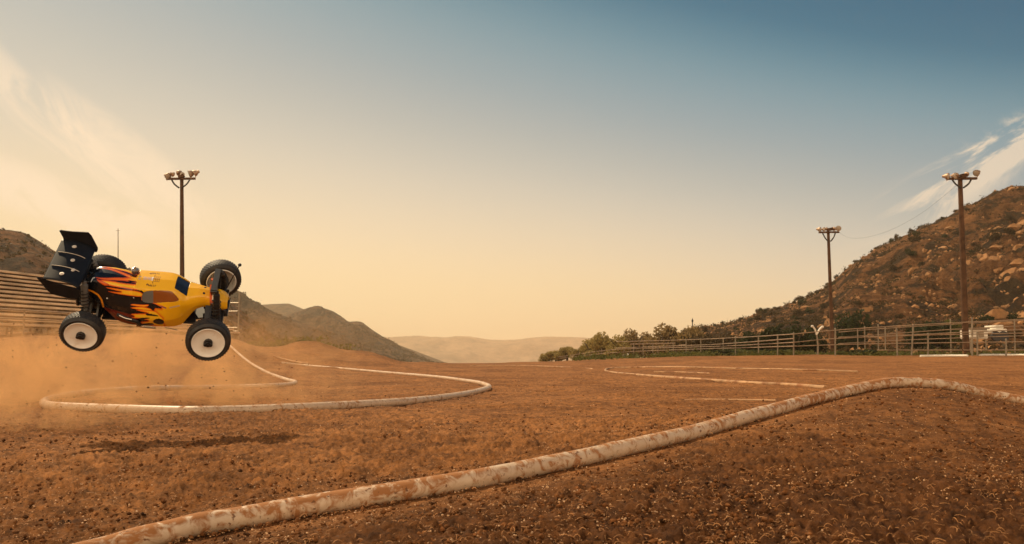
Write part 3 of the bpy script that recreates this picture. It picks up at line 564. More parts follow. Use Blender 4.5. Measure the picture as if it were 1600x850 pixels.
# forked white post
o = at(1277.5, 556, 38); root = empty('forked_post', o); P = lambda a, b: at(a, b, 38)-o
mb = MB(); mb.tube([P(1277.5, 557), P(1278, 540), P(1276, 521)], [.05, .042, .04], 8); mb.build('post', M['galv'], root)
for q in ([(1276, 523), (1273.5, 515), (1270, 510)], [(1276, 523), (1280, 515), (1284, 511)]):
    mb = MB(); mb.tube([P(*z) for z in q], [.04, .04, .045], 8); mb.tube([P(*q[2]), P(q[2][0]+(2.5 if q[2][0] > 1277 else -2.5), q[2][1]-.5)], [.065, .05], 8); mb.build('fork_arm', M['white'], root)
tag(root, 'pale forked post with two short white arms left of the shorter light pole', 'post')
b = at(980.5, 562, 58); t = at(980.5, 553.5, 58); mb = MB(); mb.tube([b, t], [.09, .085], 8); mb.tube([t, t+np.array([0, 0, .05])], [.11, .03], 8); tag(mb.build('marker_post', M['white']), 'short white marker post at the dirt edge below the rails', 'post')
# grey panel shed
o = at(1531, 530, 48); root = empty('panel_shed', o); u = 48/F
mb = MB(); mb.box((0, .6, .32), (27*u, 1.1, 15*u)); mb.build('wall', M['white'], root)
mb = MB(); mb.box((.0, .55, .32+8.4*u), (29*u, 1.4, .07)); mb.build('roof', M['galv'], root)
mb = MB(); [mb.bar((s*12*u, .2, -.9), (s*12*u, .2, .1), .07, .07) for s in (-1, 1)]; mb.build('leg', M['galv'], root)
mb = MB(); mb.box((3*u, .03, .3), (8*u, .05, 8*u)); mb.build('door', M['galv'], root)
tag(root, 'pale grey panel shed on legs behind the rails right of the tallest light pole', 'shed')
o = at(1562, 528, 50); root = empty('flatbed_trailer', o); u = 50/F
mb = MB(); mb.box((0, .8, .45), (24*u, 1.6, .22)); mb.box((4*u, .8, .45+6*u), (12*u, 1.2, 6*u)); mb.build('bed', M['white'], root)
for s in (-1, 1):
    wm = MB(); Mx = np.array([[1, 0, 0, s*6*u], [0, 0, -1, -.02], [0, 1, 0, .1], [0, 0, 0, 1.]]); wm.lathe([(.02, .06), (.18, .07), (.3, .08), (.33, .0), (.3, -.08), (.02, -.08)], 18, Mx); wm.build('wheel', M['tyre'], root)
tag(root, 'low pale trailer parked behind the rails beside the grey panel shed', 'trailer')
# ------------------------------------------------------------------ bleachers
A = at(0, 516, 24); B = at(371, 526, 38); d = B-A; L = np.linalg.norm(d[:2]); d2 = np.array([d[0], d[1], 0])/L; nl = np.array([-d2[1], d2[0], 0.])
o = A.copy(); root = empty('bleachers', o); s0 = -7.; s1 = L
def bp(s, k, zz): return d2*s+nl*(.27*k)+np.array([0, 0, d[2]*s/L+zz])
for k in range(13):
    mb = MB(); z = .18+.165*k
    a = bp(s0, k, z); b = bp(s1-.05*(k % 2), k, z); mb.bar(a, b, .24, .075); mb.build('bench', M['bench'], root)
    mb = MB(); mb.bar(bp(s0, k+.55, z-.06), bp(s1, k+.55, z-.06), .22, .03); mb.build('footboard', M['frame'], root)
for s in np.linspace(s0, s1, 15):
    mb = MB(); mb.bar(bp(s, -.2, .05), bp(s, 12.6, .05+.165*12.6), .07, .09); mb.tube([bp(s, 12.4, -1), bp(s, 12.4, 2.15)], .035, 6); mb.tube([bp(s, 6, -.6), bp(s, 6, 1.0)], .035, 6); mb.tube([bp(s, .4, -.3), bp(s, .4, .15)], .035, 6); mb.build('frame', M['frame'], root)
mb = MB()
for z in (.35, .62): mb.tube([bp(s0, -1, z), bp(s1-2, -1, z)], .028, 6)
for s in np.arange(s0, s1-2, 1.9): mb.tube([bp(s, -1, -.3), bp(s, -1, .64)], .028, 6)
mb.build('front_rail', M['rail'], root)
mb = MB(); e = bp(s1, 0, 0)
for k, zt in ((0, 1.35), (3.2, 2.1)): mb.tube([bp(s1+.05, k, -.3), bp(s1+.05, k, zt*1.55)], .045, 7)
for z in (.25, .42, 1.2, 1.6): mb.tube([bp(s1+.05, 0, z), bp(s1+.05, 3.2, z)], .035, 6)
mb.build('end_rail', M['galv'], root)
tag(root, 'long metal bleachers with pale bench rows at the left edge', 'bleachers')
# ------------------------------------------------------------------ the buggy (built in its own frame: x forward, y left, z up, metres)
CS = 1.35; car = empty('radio_controlled_buggy', (-1.03689*CS, 2.32254*CS, (.39497-.22)*CS+H)); car.scale = (CS, CS, CS); car.rotation_euler = (.77363, .04173, .24483)
tag(car, 'yellow and black toy racing buggy with flame paint flying through the air over the dirt', 'toy car')
def rotm(yaw, pit, rol):
    cy, sy, cp, sp, cr, sr = math.cos(yaw), math.sin(yaw), math.cos(pit), math.sin(pit), math.cos(rol), math.sin(rol)
    return np.array([[cy, -sy, 0], [sy, cy, 0], [0, 0, 1]])@np.array([[cp, 0, sp], [0, 1, 0], [-sp, 0, cp]])@np.array([[1, 0, 0], [0, cr, -sr], [0, sr, cr]])
CR = rotm(.24483, .04173, .77363); CL = np.array([-1.03689, 2.32254, .39497-.22+H])
def side_uv(P):                       # the side drawing of the livery: a plan of the flank, near and far side alike
    Q = np.array(P, float).copy(); Q[..., 1] = -np.abs(Q[..., 1]); w = Q@CR.T+CL; q = proj(w); return (q-np.array([40, 340]))*3.5417
def inpoly(p, poly):
    x, y = p[..., 0], p[..., 1]; c = np.zeros(x.shape, bool); n = len(poly)
    for i in range(n):
        x0, y0 = poly[i]; x1, y1 = poly[(i+1) % n]
        if y0 == y1: continue
        k = ((y0 > y) != (y1 > y)) & (x < (x1-x0)*(y-y0)/(y1-y0)+x0); c ^= k
    return c
def edged(p, poly):
    d = np.full(p.shape[:-1], 1e9); n = len(poly)
    for i in range(n):
        a = np.array(poly[i], float); b = np.array(poly[(i+1) % n], float); ab = b-a
        t = np.clip(((p-a)@ab)/(ab@ab), 0, 1); d = np.minimum(d, np.linalg.norm(p-a-t[..., None]*ab, axis=-1))
    return d
def smoothpoly(poly, it=2):
    P = [tuple(q) for q in poly]
    for _ in range(it):
        o = []
        for i in range(len(P)):
            a = P[i]; b = P[(i+1) % len(P)]
            o += [(a[0]*.75+b[0]*.25, a[1]*.75+b[1]*.25), (a[0]*.25+b[0]*.75, a[1]*.25+b[1]*.75)]
        P = o
    return P
# body shell: stations along x, each with a half profile (centre top -> edge -> belt -> shoulder -> pod -> pod bottom -> floor)
ST_ = [(-.172, [(0, .088), (.026, .086), (.034, .074), (.038, .062), (.040, .054), (.040, .047), (.036, .045)]),
    (-.14, [(0, .099), (.033, .094), (.044, .072), (.050, .057), (.053, .046), (.055, .037), (.05, .034)]),
    (-.11, [(0, .097), (.036, .091), (.051, .066), (.061, .047), (.068, .029), (.067, .012), (.060, .008)]),
    (-.085, [(0, .092), (.037, .086), (.054, .060), (.066, .042), (.077, .017), (.073, -.012), (.066, -.018)]),
    (-.055, [(0, .084), (.038, .079), (.057, .053), (.069, .036), (.081, .008), (.074, -.023), (.066, -.028)]),
    (-.049, [(0, .083), (.038, .079), (.057, .053), (.070, .036), (.081, .008), (.074, -.024), (.066, -.028)]),
    (-.043, [(0, .089), (.042, .0835), (.058, .052), (.070, .036), (.081, .007), (.073, -.025), (.066, -.029)]),
    (0., [(0, .0885), (.042, .083), (.059, .053), (.070, .036), (.081, .004), (.072, -.028), (.065, -.032)]),
    (.04, [(0, .087), (.041, .082), (.059, .056), (.068, .038), (.077, .0), (.068, -.031), (.060, -.035)]),
    (.058, [(0, .085), (.037, .080), (.057, .057), (.064, .040), (.071, .0), (.063, -.033), (.056, -.036)]),
    (.078, [(0, .073), (.034, .068), (.050, .054), (.058, .040), (.063, .006), (.056, -.030), (.050, -.033)]),
    (.094, [(0, .063), (.033, .057), (.043, .048), (.049, .037), (.051, .018), (.047, -.012), (.042, -.016)]),
    (.12, [(0, .0625), (.026, .056), (.034, .047), (.038, .039), (.040, .030), (.038, .018), (.033, .014)]),
    (.145, [(0, .058), (.021, .052), (.028, .044), (.031, .036), (.032, .029), (.030, .021), (.026, .018)]),
    (.17, [(0, .052), (.024, .046), (.031, .037), (.034, .030), (.035, .024), (.033, .015), (.028, .012)]),
    (.19, [(0, .044), (.022, .039), (.028, .031), (.031, .025), (.032, .019), (.030, .011), (.025, .008)]),
    (.201, [(0, .034), (.015, .030), (.020, .025), (.023, .020), (.024, .016), (.022, .011), (.018, .009)])]
def hermite(xk, yk, x):
    xk = np.array(xk); yk = np.array(yk); h_ = np.diff(xk); dl = np.diff(yk, axis=0)/h_[:, None]; m = np.zeros_like(yk)
    m[1:-1] = np.where(dl[:-1]*dl[1:] > 0, 2*dl[:-1]*dl[1:]/(dl[:-1]+dl[1:]+1e-12), 0); m[0] = dl[0]; m[-1] = dl[-1]
    i = np.clip(np.searchsorted(xk, x)-1, 0, len(xk)-2); t = ((x-xk[i])/h_[i])[:, None]; hh = h_[i][:, None]
    return (2*t**3-3*t**2+1)*yk[i]+(t**3-2*t**2+t)*hh*m[i]+(-2*t**3+3*t**2)*yk[i+1]+(t**3-t**2)*hh*m[i+1]
xs = np.linspace(-.172, .201, 600); ctl = hermite([q[0] for q in ST_], np.array([np.array(q[1]).ravel() for q in ST_]), xs).reshape(len(xs), 7, 2)
NH = 170; tt = np.linspace(0, 6, NH)
half = np.zeros((len(xs), NH, 2))
for i in range(len(xs)): half[i] = spline(ctl[i], NH) if False else hermite(np.arange(7.), ctl[i], tt)*.55+np.stack([np.interp(tt, np.arange(7), ctl[i, :, k]) for k in (0, 1)], 1)*.45
prof = np.concatenate([half[:, ::-1]*np.array([-1, 1]), half[:, 1:]], 1)          # near side (-y) first
nP = prof.shape[1]; BV = np.concatenate([np.repeat(xs[:, None, None], nP, 1), prof], -1)
FQ = gridq(len(xs), nP); BVf = BV.reshape(-1, 3); uv = side_uv(BVf)
BLACK = (.004, .005, .008); YEL = (.88, .47, .010); RED = (.42, .035, .008); ORA = (.88, .17, .008); MAR = (.10, .012, .008); GOLD = (.92, .52, .02)
colr = np.tile(np.array(BLACK), (len(BVf), 1))
yel = smoothpoly([(606, 396), (622, 300), (632, 270), (900, 270), (1300, 300), (1300, 700), (762, 640), (772, 600), (745, 572), (762, 560), (742, 545), (700, 500), (770, 505), (700, 470), (640, 462), (640, 440), (660, 408)], 1)
m_ = inpoly(uv, yel); de = edged(uv, yel); g_ = (uv[:, 1] > 425)[:, None]*(1-np.clip(de/14, 0, 1))[:, None]; colr[m_] = (np.array(YEL)*(1-g_)+np.array((.75, .09, .008))*g_)[m_]
for poly in ([(430, 492), (520, 520), (600, 540), (660, 610), (540, 600), (470, 555)],):
    k = inpoly(uv, poly); d = edged(uv, poly); colr[k] = np.array(MAR)*(1-np.clip(d[k]/20, 0, 1))[:, None]+np.array((.16, .02, .008))*np.clip(d[k]/20, 0, 1)[:, None]
def flame(poly, hot=10.):
    poly = smoothpoly(poly, 2); k = inpoly(uv, poly) & ~m_
    if not k.any(): return
    d = edged(uv[k], poly); a = np.clip(d/(hot*.35), 0, 1)[:, None]; b = np.clip((d-hot*.35)/(hot*.5), 0, 1)[:, None]
    colr[k] = (np.array(RED)*(1-a)+np.array(ORA)*a)*(1-b)+np.array(GOLD)*b
for poly, hot in (([(655, 290), (618, 318), (560, 332), (500, 330), (440, 334), (372, 328), (430, 346), (500, 348), (560, 352), (615, 366), (640, 360)], 22), ([(640, 372), (600, 368), (540, 362), (470, 348), (395, 342), (440, 372), (500, 385), (560, 392), (612, 402), (640, 400)], 12),
    ([(385, 336), (430, 352), (470, 372), (440, 380), (410, 362)], 30), ([(650, 415), (600, 402), (540, 398), (480, 388), (430, 384), (490, 402), (540, 412), (500, 412), (440, 404), (500, 422), (570, 432), (655, 442)], 9),
    ([(690, 480), (640, 482), (590, 476), (575, 484), (620, 492), (670, 496)], 8), ([(700, 505), (650, 492), (600, 494), (570, 500), (640, 512), (700, 520)], 8),
    ([(790, 575), (770, 540), (720, 515), (660, 508), (600, 510), (640, 520), (690, 532), (640, 530), (570, 532), (610, 548), (570, 556), (640, 560), (690, 572), (650, 575), (600, 578), (680, 595), (740, 606), (790, 610)], 10)):
    flame(poly, hot)
for poly in ([(672, 528), (720, 538), (742, 546), (700, 546), (660, 540)], [(712, 562), (745, 558), (768, 572), (764, 590), (735, 592), (702, 580)], [(612, 560), (650, 552), (700, 556), (650, 564)], [(640, 588), (690, 582), (720, 592), (680, 596)], [(560, 346), (600, 350), (625, 360), (580, 358)], [(600, 316), (640, 306), (620, 330), (590, 330)]):
    colr[inpoly(uv, smoothpoly(poly, 2))] = BLACK
def line(pts, w, c):
    for i in range(len(pts)-1):
        a = np.array(pts[i], float); b = np.array(pts[i+1], float); ab = b-a; t = np.clip(((uv-a)@ab)/(ab@ab), 0, 1); k = np.linalg.norm(uv-a-t[:, None]*ab, axis=1) < w; colr[k] = c
line([(326, 393), (370, 408), (402, 428), (420, 455), (430, 492)], 5, (.75, .26, .01))
line([(362, 355), (372, 335), (382, 332)], 2.2, (.6, .62, .65))
line([(800, 498), (850, 488)], 4, (.62, .42, .22))
# the small worn lettering and square emblem on the cab roof: dark rows of tiny strokes
DK = (.12, .05, .012)
def glyphs(u0, v0, u1, v1, n, hgt, c, w=1.5, seed=1):
    rr = random.Random(seed)
    for i in range(n):
        t = i/max(1, n-1); u = u0+(u1-u0)*t; v = v0+(v1-v0)*t; k = rr.random()
        line([(u, v-hgt/2), (u-.5, v+hgt/2)], w, c)
        if k < .6: line([(u, v-hgt/2 if k < .3 else v+hgt/2), (u+(u1-u0)/n*.6, v-hgt/2 if k < .3 else v+hgt/2)], w, c)
glyphs(672, 372, 716, 378, 6, 8, DK, 2.0, 3); line([(668, 370), (678, 370)], 2, DK)
glyphs(668, 304, 696, 308, 4, 9, (.30, .16, .05), 1.6, 5); glyphs(714, 313, 730, 315, 3, 8, DK, 1.8, 6)
glyphs(654, 338, 704, 342, 7, 8, (.62, .46, .40), 2.2, 7); line([(626, 339), (636, 340)], 3.2, (.45, .35, .33))
for q in ([(709, 326), (742, 331), (738, 356), (706, 352), (709, 326)], [(720, 329), (717, 353)], [(731, 331), (727, 354)], [(709, 338), (740, 343)]): line(q, 1.5, (.30, .13, .03))
line([(704, 333), (700, 346)], 3.5, (.85, .80, .70)); line([(703, 356), (704, 364)], 1.8, DK); line([(778, 308), (784, 309)], 4, (.70, .55, .35))  # the white stroke is a glint painted into the roof colour
line([(450, 446), (452, 447)], 3.5, (.7, .7, .7)); line([(597, 443), (598, 444)], 3, (.6, .6, .6)); line([(986, 418), (988, 419)], 6, (.01, .01, .01)); line([(748, 490), (775, 500)], 4, (.35, .10, .10))
# inside of the cab: rust-brown film where the far side is seen through the window
fc = BVf[FQ].mean(1); fuv = side_uv(fc)
side = smoothpoly([(640, 468), (644, 422), (668, 404), (800, 402), (826, 424), (860, 464), (760, 470), (700, 474)], 2)
hole = inpoly(fuv, side) & (np.abs(fc[:, 1]) > .036)
ws = (fc[:, 0] > .0605) & (fc[:, 0] < .0925) & (np.abs(fc[:, 1]) < .0295+.0015*np.sin(fc[:, 0]*90)) & (fc[:, 2] > .05)
body = bigmesh('body_shell', BVf, FQ[~hole & ~ws][:, ::-1], M['paint'], True, car)
ca = body.data.color_attributes.new('paint', 'FLOAT_COLOR', 'POINT'); ca.data.foreach_set('color', np.concatenate([colr, np.ones((len(colr), 1))], 1).astype(np.float32).ravel())
sm_ = body.modifiers.new('thickness', 'SOLIDIFY'); sm_.thickness = .0012; sm_.offset = -1
wsh = bigmesh('windshield', BVf-np.array([.0012, 0, .0012]), FQ[ws][:, ::-1], M['glass'], True, body)
# interior behind the windows
mb = MB(); mb.box((-.004, 0, .045), (.035, .085, .05), bev=.2); mb.build('fuel_tank', M['grey'], car)
rust = mat('window_film', (.26, .075, .014), .25, coat=.6); BI = BVf*np.array([1, .985, 1])
for sel, mm in ((fuv[:, 0] > 706, rust), (fuv[:, 0] <= 706, M['grey'])):
    for sd_ in (fc[:, 1] < 0, fc[:, 1] > 0): bigmesh('side_window', BI, FQ[hole & sel & sd_][:, ::-1], mm, True, body)
mb = MB(); mb.box((.045, -.01, .015), (.05, .05, .04), bev=.2); mb.build('servo', M['black'], car)
# chassis plate with kicked up ends
mb = MB(); mb.box((-.01, 0, -.030), (.25, .10, .005)); mb.bar((.11, 0, -.030), (.185, 0, -.012), .06, .005); mb.bar((-.13, 0, -.030), (-.185, 0, -.022), .06, .005); mb.build('chassis', M['black'], car)
# wheels
Rw = .0565
def wheel(x, y, steer, sgn, camber, z=0., k=1.):
    # axis +Z of the lathe = outward
    out = np.array([0, sgn, 0.]); a = math.radians(steer); out = np.array([-math.sin(a)*sgn, math.cos(a)*sgn, 0]); c = math.radians(camber)
    out = out*math.cos(c)+np.array([0, 0, math.sin(c)]); out /= np.linalg.norm(out)
    u = np.cross(out, [0, 0, 1.]); u /= np.linalg.norm(u); v = np.cross(out, u); Mx = np.eye(4); Mx[:3, 0] = u*k; Mx[:3, 1] = v*k; Mx[:3, 2] = out*k; Mx[:3, 3] = (x, y, z)
    t = MB(); w_ = .0215
    prof_ = [(.0405, -w_+.003), (.0425, -w_), (.046, -w_-.0005), (.0505, -w_+.0015), (.0545, -w_+.0055), (.0562, -w_*.4), (.0566, 0), (.0562, w_*.4), (.0545, w_-.0055), (.0505, w_-.0015), (.0485, w_+.0012), (.0470, w_+.0003), (.0425, w_), (.0405, w_-.003)]
    P = hermite(np.arange(len(prof_), dtype=float), np.array(prof_), np.linspace(0, len(prof_)-1, 53))
    t.lathe([tuple(q) for q in P], 72, Mx)
    for ring in range(5):                       # low tread pins
        hz = (-.62+.31*ring)*w_
        for k in range(44):
            aa = 2*math.pi*(k+.5*(ring % 2))/44; rad = np.array([math.cos(aa), math.sin(aa), 0]); rr_ = .0566-.0012*abs(hz/w_)**2*1.6; pos = rad*rr_+np.array([0, 0, hz]); B_ = np.stack([np.array([-math.sin(aa), math.cos(aa), 0]), np.array([0, 0, 1.]), rad], 1)
            t.box(Mx[:3, :3]@pos+Mx[:3, 3], (.0042, .0052, .0006), Mx[:3, :3]@B_, bev=.2)
    wo = t.build('wheel', M['tyre'], car, ang=50)
    r_ = MB(); r_.lathe([(.0008, w_-.0035), (.010, w_-.0035), (.024, w_-.0030), (.034, w_-.0022), (.0375, w_-.0004), (.0395, w_+.0008), (.0412, w_+.0010), (.0418, w_-.0005), (.0412, -w_), (.0395, -w_-.001), (.0388, -w_+.002), (.0385, w_-.008), (.030, w_-.007), (.0008, w_-.007)], 64, Mx); ro = r_.build('rim', M['rim'], wo, ang=30)
    n_ = MB(); n_.lathe([(.0115, w_-.0035), (.0115, w_+.001), (.0098, w_+.0035), (.0070, w_+.0040), (.0052, w_+.0072), (.0025, w_+.0075), (.0005, w_+.0065)], 18, Mx)
    for k in range(3):
        aa = 2*math.pi*k/3+.4; n_.lathe([(.0005, w_-.003), (.0052, w_-.003), (.0052, w_+.0045), (.004, w_+.0055), (.0005, w_+.0055)], 12, Mx@np.array([[1, 0, 0, .0072*math.cos(aa)], [0, 1, 0, .0072*math.sin(aa)], [0, 0, 1, 0], [0, 0, 0, 1.]]))
    n_.build('hub_nut', M['black'], wo)
    # inner hub carrier
    h_ = MB(); h_.lathe([(.0005, -w_*.2), (.020, -w_*.2), (.022, -w_*.6), (.016, -w_*1.25), (.010, -w_*1.6), (.0005, -w_*1.6)], 20, Mx); h_.build('hub_carrier', M['black'], wo)
    return Mx
CB = 9; DZ = {(0, -1): -.010, (0, 1): 0., (1, -1): -.018, (1, 1): 0.}
WR = [wheel(-.1625, -.128, 0, -1, CB, DZ[0, -1]), wheel(-.1625, .128, 0, 1, 6), wheel(.1625, -.128, 7, -1, 16, DZ[1, -1], 1.07), wheel(.1625, .128, 14, 1, -CB, 0., 1.06)]
# suspension: arms, links, drive shafts, shocks and towers, front and rear
for fx, tx, tw, th_, nm in ((.1625, .168, .050, .098, 'front'), (-.1625, -.176, .048, .104, 'rear')):
    mb = MB(); mb.box((tx, 0, .045), (.005, tw*1.1, .085)); mb.bar((tx, -tw, th_), (tx, tw, th_), .005, .016, up=(1, 0, 0)); mb.bar((tx, -tw, th_), (tx, -tw*.4, .05), .006, .018, up=(1, 0, 0)); mb.bar((tx, tw, th_), (tx, tw*.4, .05), .006, .018, up=(1, 0, 0)); mb.build('shock_tower', M['black'], car)
    mb = MB(); mb.box((fx, 0, .0), (.05, .042, .05), bev=.3); mb.lathe([(.001, -.03), (.02, -.028), (.026, -.01), (.026, .01), (.02, .028), (.001, .03)], 18, np.array([[0, 0, 1, fx], [0, 1, 0, 0], [-1, 0, 0, .012], [0, 0, 0, 1.]])); mb.build('gearbox', M['black'], car)
    for s in (-1, 1):
        dz = DZ[int(nm == 'front'), s]; mb = MB()
        for dx in (-.024, .024): mb.bar((fx+dx, s*.022, -.016), (fx+dx*.5, s*.104, -.014+dz), .012, .010)
        for q in (.35, .65): mb.bar((fx-.02, s*(.022+.08*q), -.016+dz*q), (fx+.02, s*(.022+.08*q), -.016+dz*q), .008, .006)
        mb.build('suspension_arm', M['black'], car)
        mb = MB(); mb.tube([(fx-.004, s*.025, .033), (fx, s*.107, .020+dz)], .0035, 8); mb.tube([(fx, s*.02, .004), (fx, s*.11, dz)], .0042, 8); mb.tube([(fx+.02, s*.03, .015), (fx+.026, s*.10, .008+dz)], .0028, 8); mb.build('link_rod', M['black'] if nm == 'front' else M['grey'], car)
        top = np.array([tx+.008, s*tw*.92, th_-.004]); bot = np.array([tx+.010, s*.094, -.006+dz]); dv_ = (bot-top)/np.linalg.norm(bot-top); Ls = np.linalg.norm(bot-top)
        mb = MB(); mb.tube([top, top+dv_*.008, top+dv_*.010, top+dv_*Ls*.55, top+dv_*(Ls*.55+.002)], [.006, .006, .0092, .0092, .006], 14); mb.tube([top+dv_*Ls*.5, bot], .0026, 8); mb.tube([bot-dv_*.012, bot], [.009, .006], 12); sh = mb.build('shock_absorber', M['grey'] if nm == 'rear' else M['black'], car)
        ref = np.cross(dv_, [1, 0, 0]); ref /= np.linalg.norm(ref); r2 = np.cross(dv_, ref); n_ = 150
        mb = MB(); mb.tube([top+dv_*(Ls*(.20+.70*q/n_))+.0118*(math.cos(q*.38)*ref+math.sin(q*.38)*r2) for q in range(n_+1)], .0014, 5); mb.build('spring', M['dark'], sh)
# front details: orange tower guard, yellow bumper, black balls on stalks
mb = MB(); mb.bar((.160, -.012, .09), (.163, -.045, .052), .014, .007); mb.bar((.163, -.045, .052), (.160, -.03, .035), .012, .007); mb.bar((.160, .012, .09), (.163, .045, .052), .014, .007); mb.build('tower_guard', M['orange'], car)
for s in (-1, 1):
    mb = MB(); mb.bar((.178, s*.030, .0), (.178, s*.085, -.012), .03, .012); mb.bar((.150, s*.036, .028), (.152, s*.092, .006), .014, .010); mb.box((.1625, s*.098, -.004+.5*DZ[1, s]), (.026, .016, .05), bev=.25); mb.build('steering_knuckle', M['black'], car)
mb = MB(); mb.tube([(.168, -.035, .073), (.168, -.047, .062)], .0055, 10); mb.build('shock_cap', M['screw'], car)
mb = MB(); mb.box((.196, 0, -.004), (.014, .07, .014), bev=.35); mb.box((.184, 0, -.016), (.03, .05, .006), bev=.3); mb.build('front_bumper', M['black'], car)
def ball(c, r, base, nm):
    mb = MB(); k = [(max(r*math.sin(a), 1e-5), -r*math.cos(a)) for a in np.linspace(0, math.pi, 12)]; Mx = np.eye(4); Mx[:3, 3] = c; mb.lathe(k, 16, Mx); mb.tube([base, c], .0016, 6); mb.build(nm, M['black'], car)
ball((.2277, .05, .1196), .0052, (.195, .03, .05), 'ball_stud'); ball((.1964, -.05, .0246), .0052, (.185, -.03, .012), 'ball_stud')
# rear: wing with ribs, washers and end plates on two stays
def wz(x, y): t = (x+.252)/.08; return .136-.020*t-.012*np.clip(t-.72, 0, 1)**1.5*3+.006*np.sin(t*3.1)+.10*(y+.085)*.08
nx, ny = 26, 30; gx = np.linspace(-.254, -.170, nx); gy = np.linspace(-.088, .088, ny); XX, YY = np.meshgrid(gx, gy, indexing='ij')
wing = bigmesh('rear_wing', np.stack([XX, YY, wz(XX, YY)], -1).reshape(-1, 3), gridq(nx, ny)[:, ::-1], M['wing'], True, car); q = wing.modifiers.new('thickness', 'SOLIDIFY'); q.thickness = .0022; q.offset = 0
def plate(name, prof_, y0, flare):
    P = smoothpoly(prof_, 1); a = [(x, y0-flare*.3, z) if False else (x, y0+flare*(z-.115)/.04, z) for x, z in P]; n_ = len(a); th2 = .0012
    mb = MB(); sgn = 1 if y0 > 0 else -1; b = [(x, y+sgn*th2*2, z) for x, y, z in a]; mb.add(a+b, [tuple(range(n_)), tuple(range(2*n_-1, n_-1, -1))]+[(i, n_+i, n_+(i+1) % n_, (i+1) % n_) for i in range(n_)]); mb.build(name, M['wing'], wing)
plate('wing_end_plate', [(-.272, .140), (-.262, .128), (-.246, .102), (-.234, .092), (-.205, .085), (-.180, .081), (-.170, .084), (-.166, .102), (-.168, .112), (-.19, .116), (-.22, .124), (-.25, .133)], -.0895, .010)
plate('wing_end_plate', [(-.250, .104), (-.168, .100), (-.163, .112), (-.168, .124), (-.184, .158), (-.20, .158), (-.24, .157), (-.264, .160), (-.258, .148), (-.252, .135)], .0895, .012)
for yy in (-.030, .030):
    mb = MB(); mb.tube([(x, yy, wz(x, yy)+.0018) for x in np.linspace(-.248, -.182, 9)], .0010, 6); mb.build('wing_rib', M['orange'] if yy > 9 else M['alu'], wing)  # raised ribs; the alloy colour stands in for highlights along their edges
for (x, y) in ((-.216, .062), (-.206, .004), (-.196, -.034), (-.216, -.06)):
    mb = MB(); Mx = np.eye(4); Mx[:3, 3] = (x, y, float(wz(x, y))+.001); mb.lathe([(.0062, 0), (.0058, .0014), (.003, .0016), (.0026, .0030), (.0004, .0032)], 14, Mx); mb.build('washer', M['screw'], wing)
mb = MB()
for s in (-1, 1): mb.bar((-.176, s*.02, .05), (-.196, s*.022, .118), .006, .02); mb.bar((-.176, s*.02, .095), (-.235, s*.022, .126), .006, .012)
mb.build('wing_mount', M['black'], car)
mb = MB(); mb.box((-.188, 0, .02), (.03, .05, .05), bev=.25); mb.box((-.182, -.02, .055), (.02, .03, .03), bev=.25); mb.tube([(-.186, -.052, .075), (-.19, -.05, .02)], .006, 8); mb.build('rear_bulkhead', M['black'], car)
mb = MB(); mb.tube([(-.178, -.046, .096), (-.178, -.052, .09)], .006, 10); mb.build('shock_cap', M['screw'], car)
mb = MB(); mb.tube([(-.171, -.030, .085), (-.173, -.042, .072), (-.173, -.047, .058)], .004, 8); mb.build('tail_trim', M['orange'], car)
# engine head poking out of the rear deck, side exhaust and chrome strip
mb = MB(); Mx = np.eye(4); Mx[:3, 3] = (-.055, .032, .078); Mx[:3, :3] *= .62; pr_ = []
for k in range(6): pr_ += [(.017, .004*k), (.017, .004*k+.0022), (.0135, .004*k+.0026), (.0135, .004*k+.0036)]
mb.lathe(pr_+[(.014, .025), (.006, .027), (.005, .036), (.0005, .037)], 24, Mx); mb.build('engine_head', M['alu'], car)
mb = MB(); mb.tube(spline([(-.085, -.076, .014), (-.06, -.083, .006), (-.035, -.083, -.004), (-.028, -.079, -.018)], 14), [.0055]*14, 10); mb.build('exhaust_pipe', M['black'], car)
mb = MB(); mb.tube(spline([(-.078, -.0835, .016), (-.062, -.087, .010), (-.046, -.087, .006)], 8), .0018, 8); mb.tube(spline([(-.038, -.076, -.026), (-.01, -.0755, -.030), (.012, -.073, -.033)], 8), .0032, 8); mb.build('chrome_trim', M['chrome'], car)
mb = MB(); mb.tube([(.035, -.066, -.036), (.068, -.064, -.046)], .0009, 5); mb.build('antenna_wire', M['black'], car)

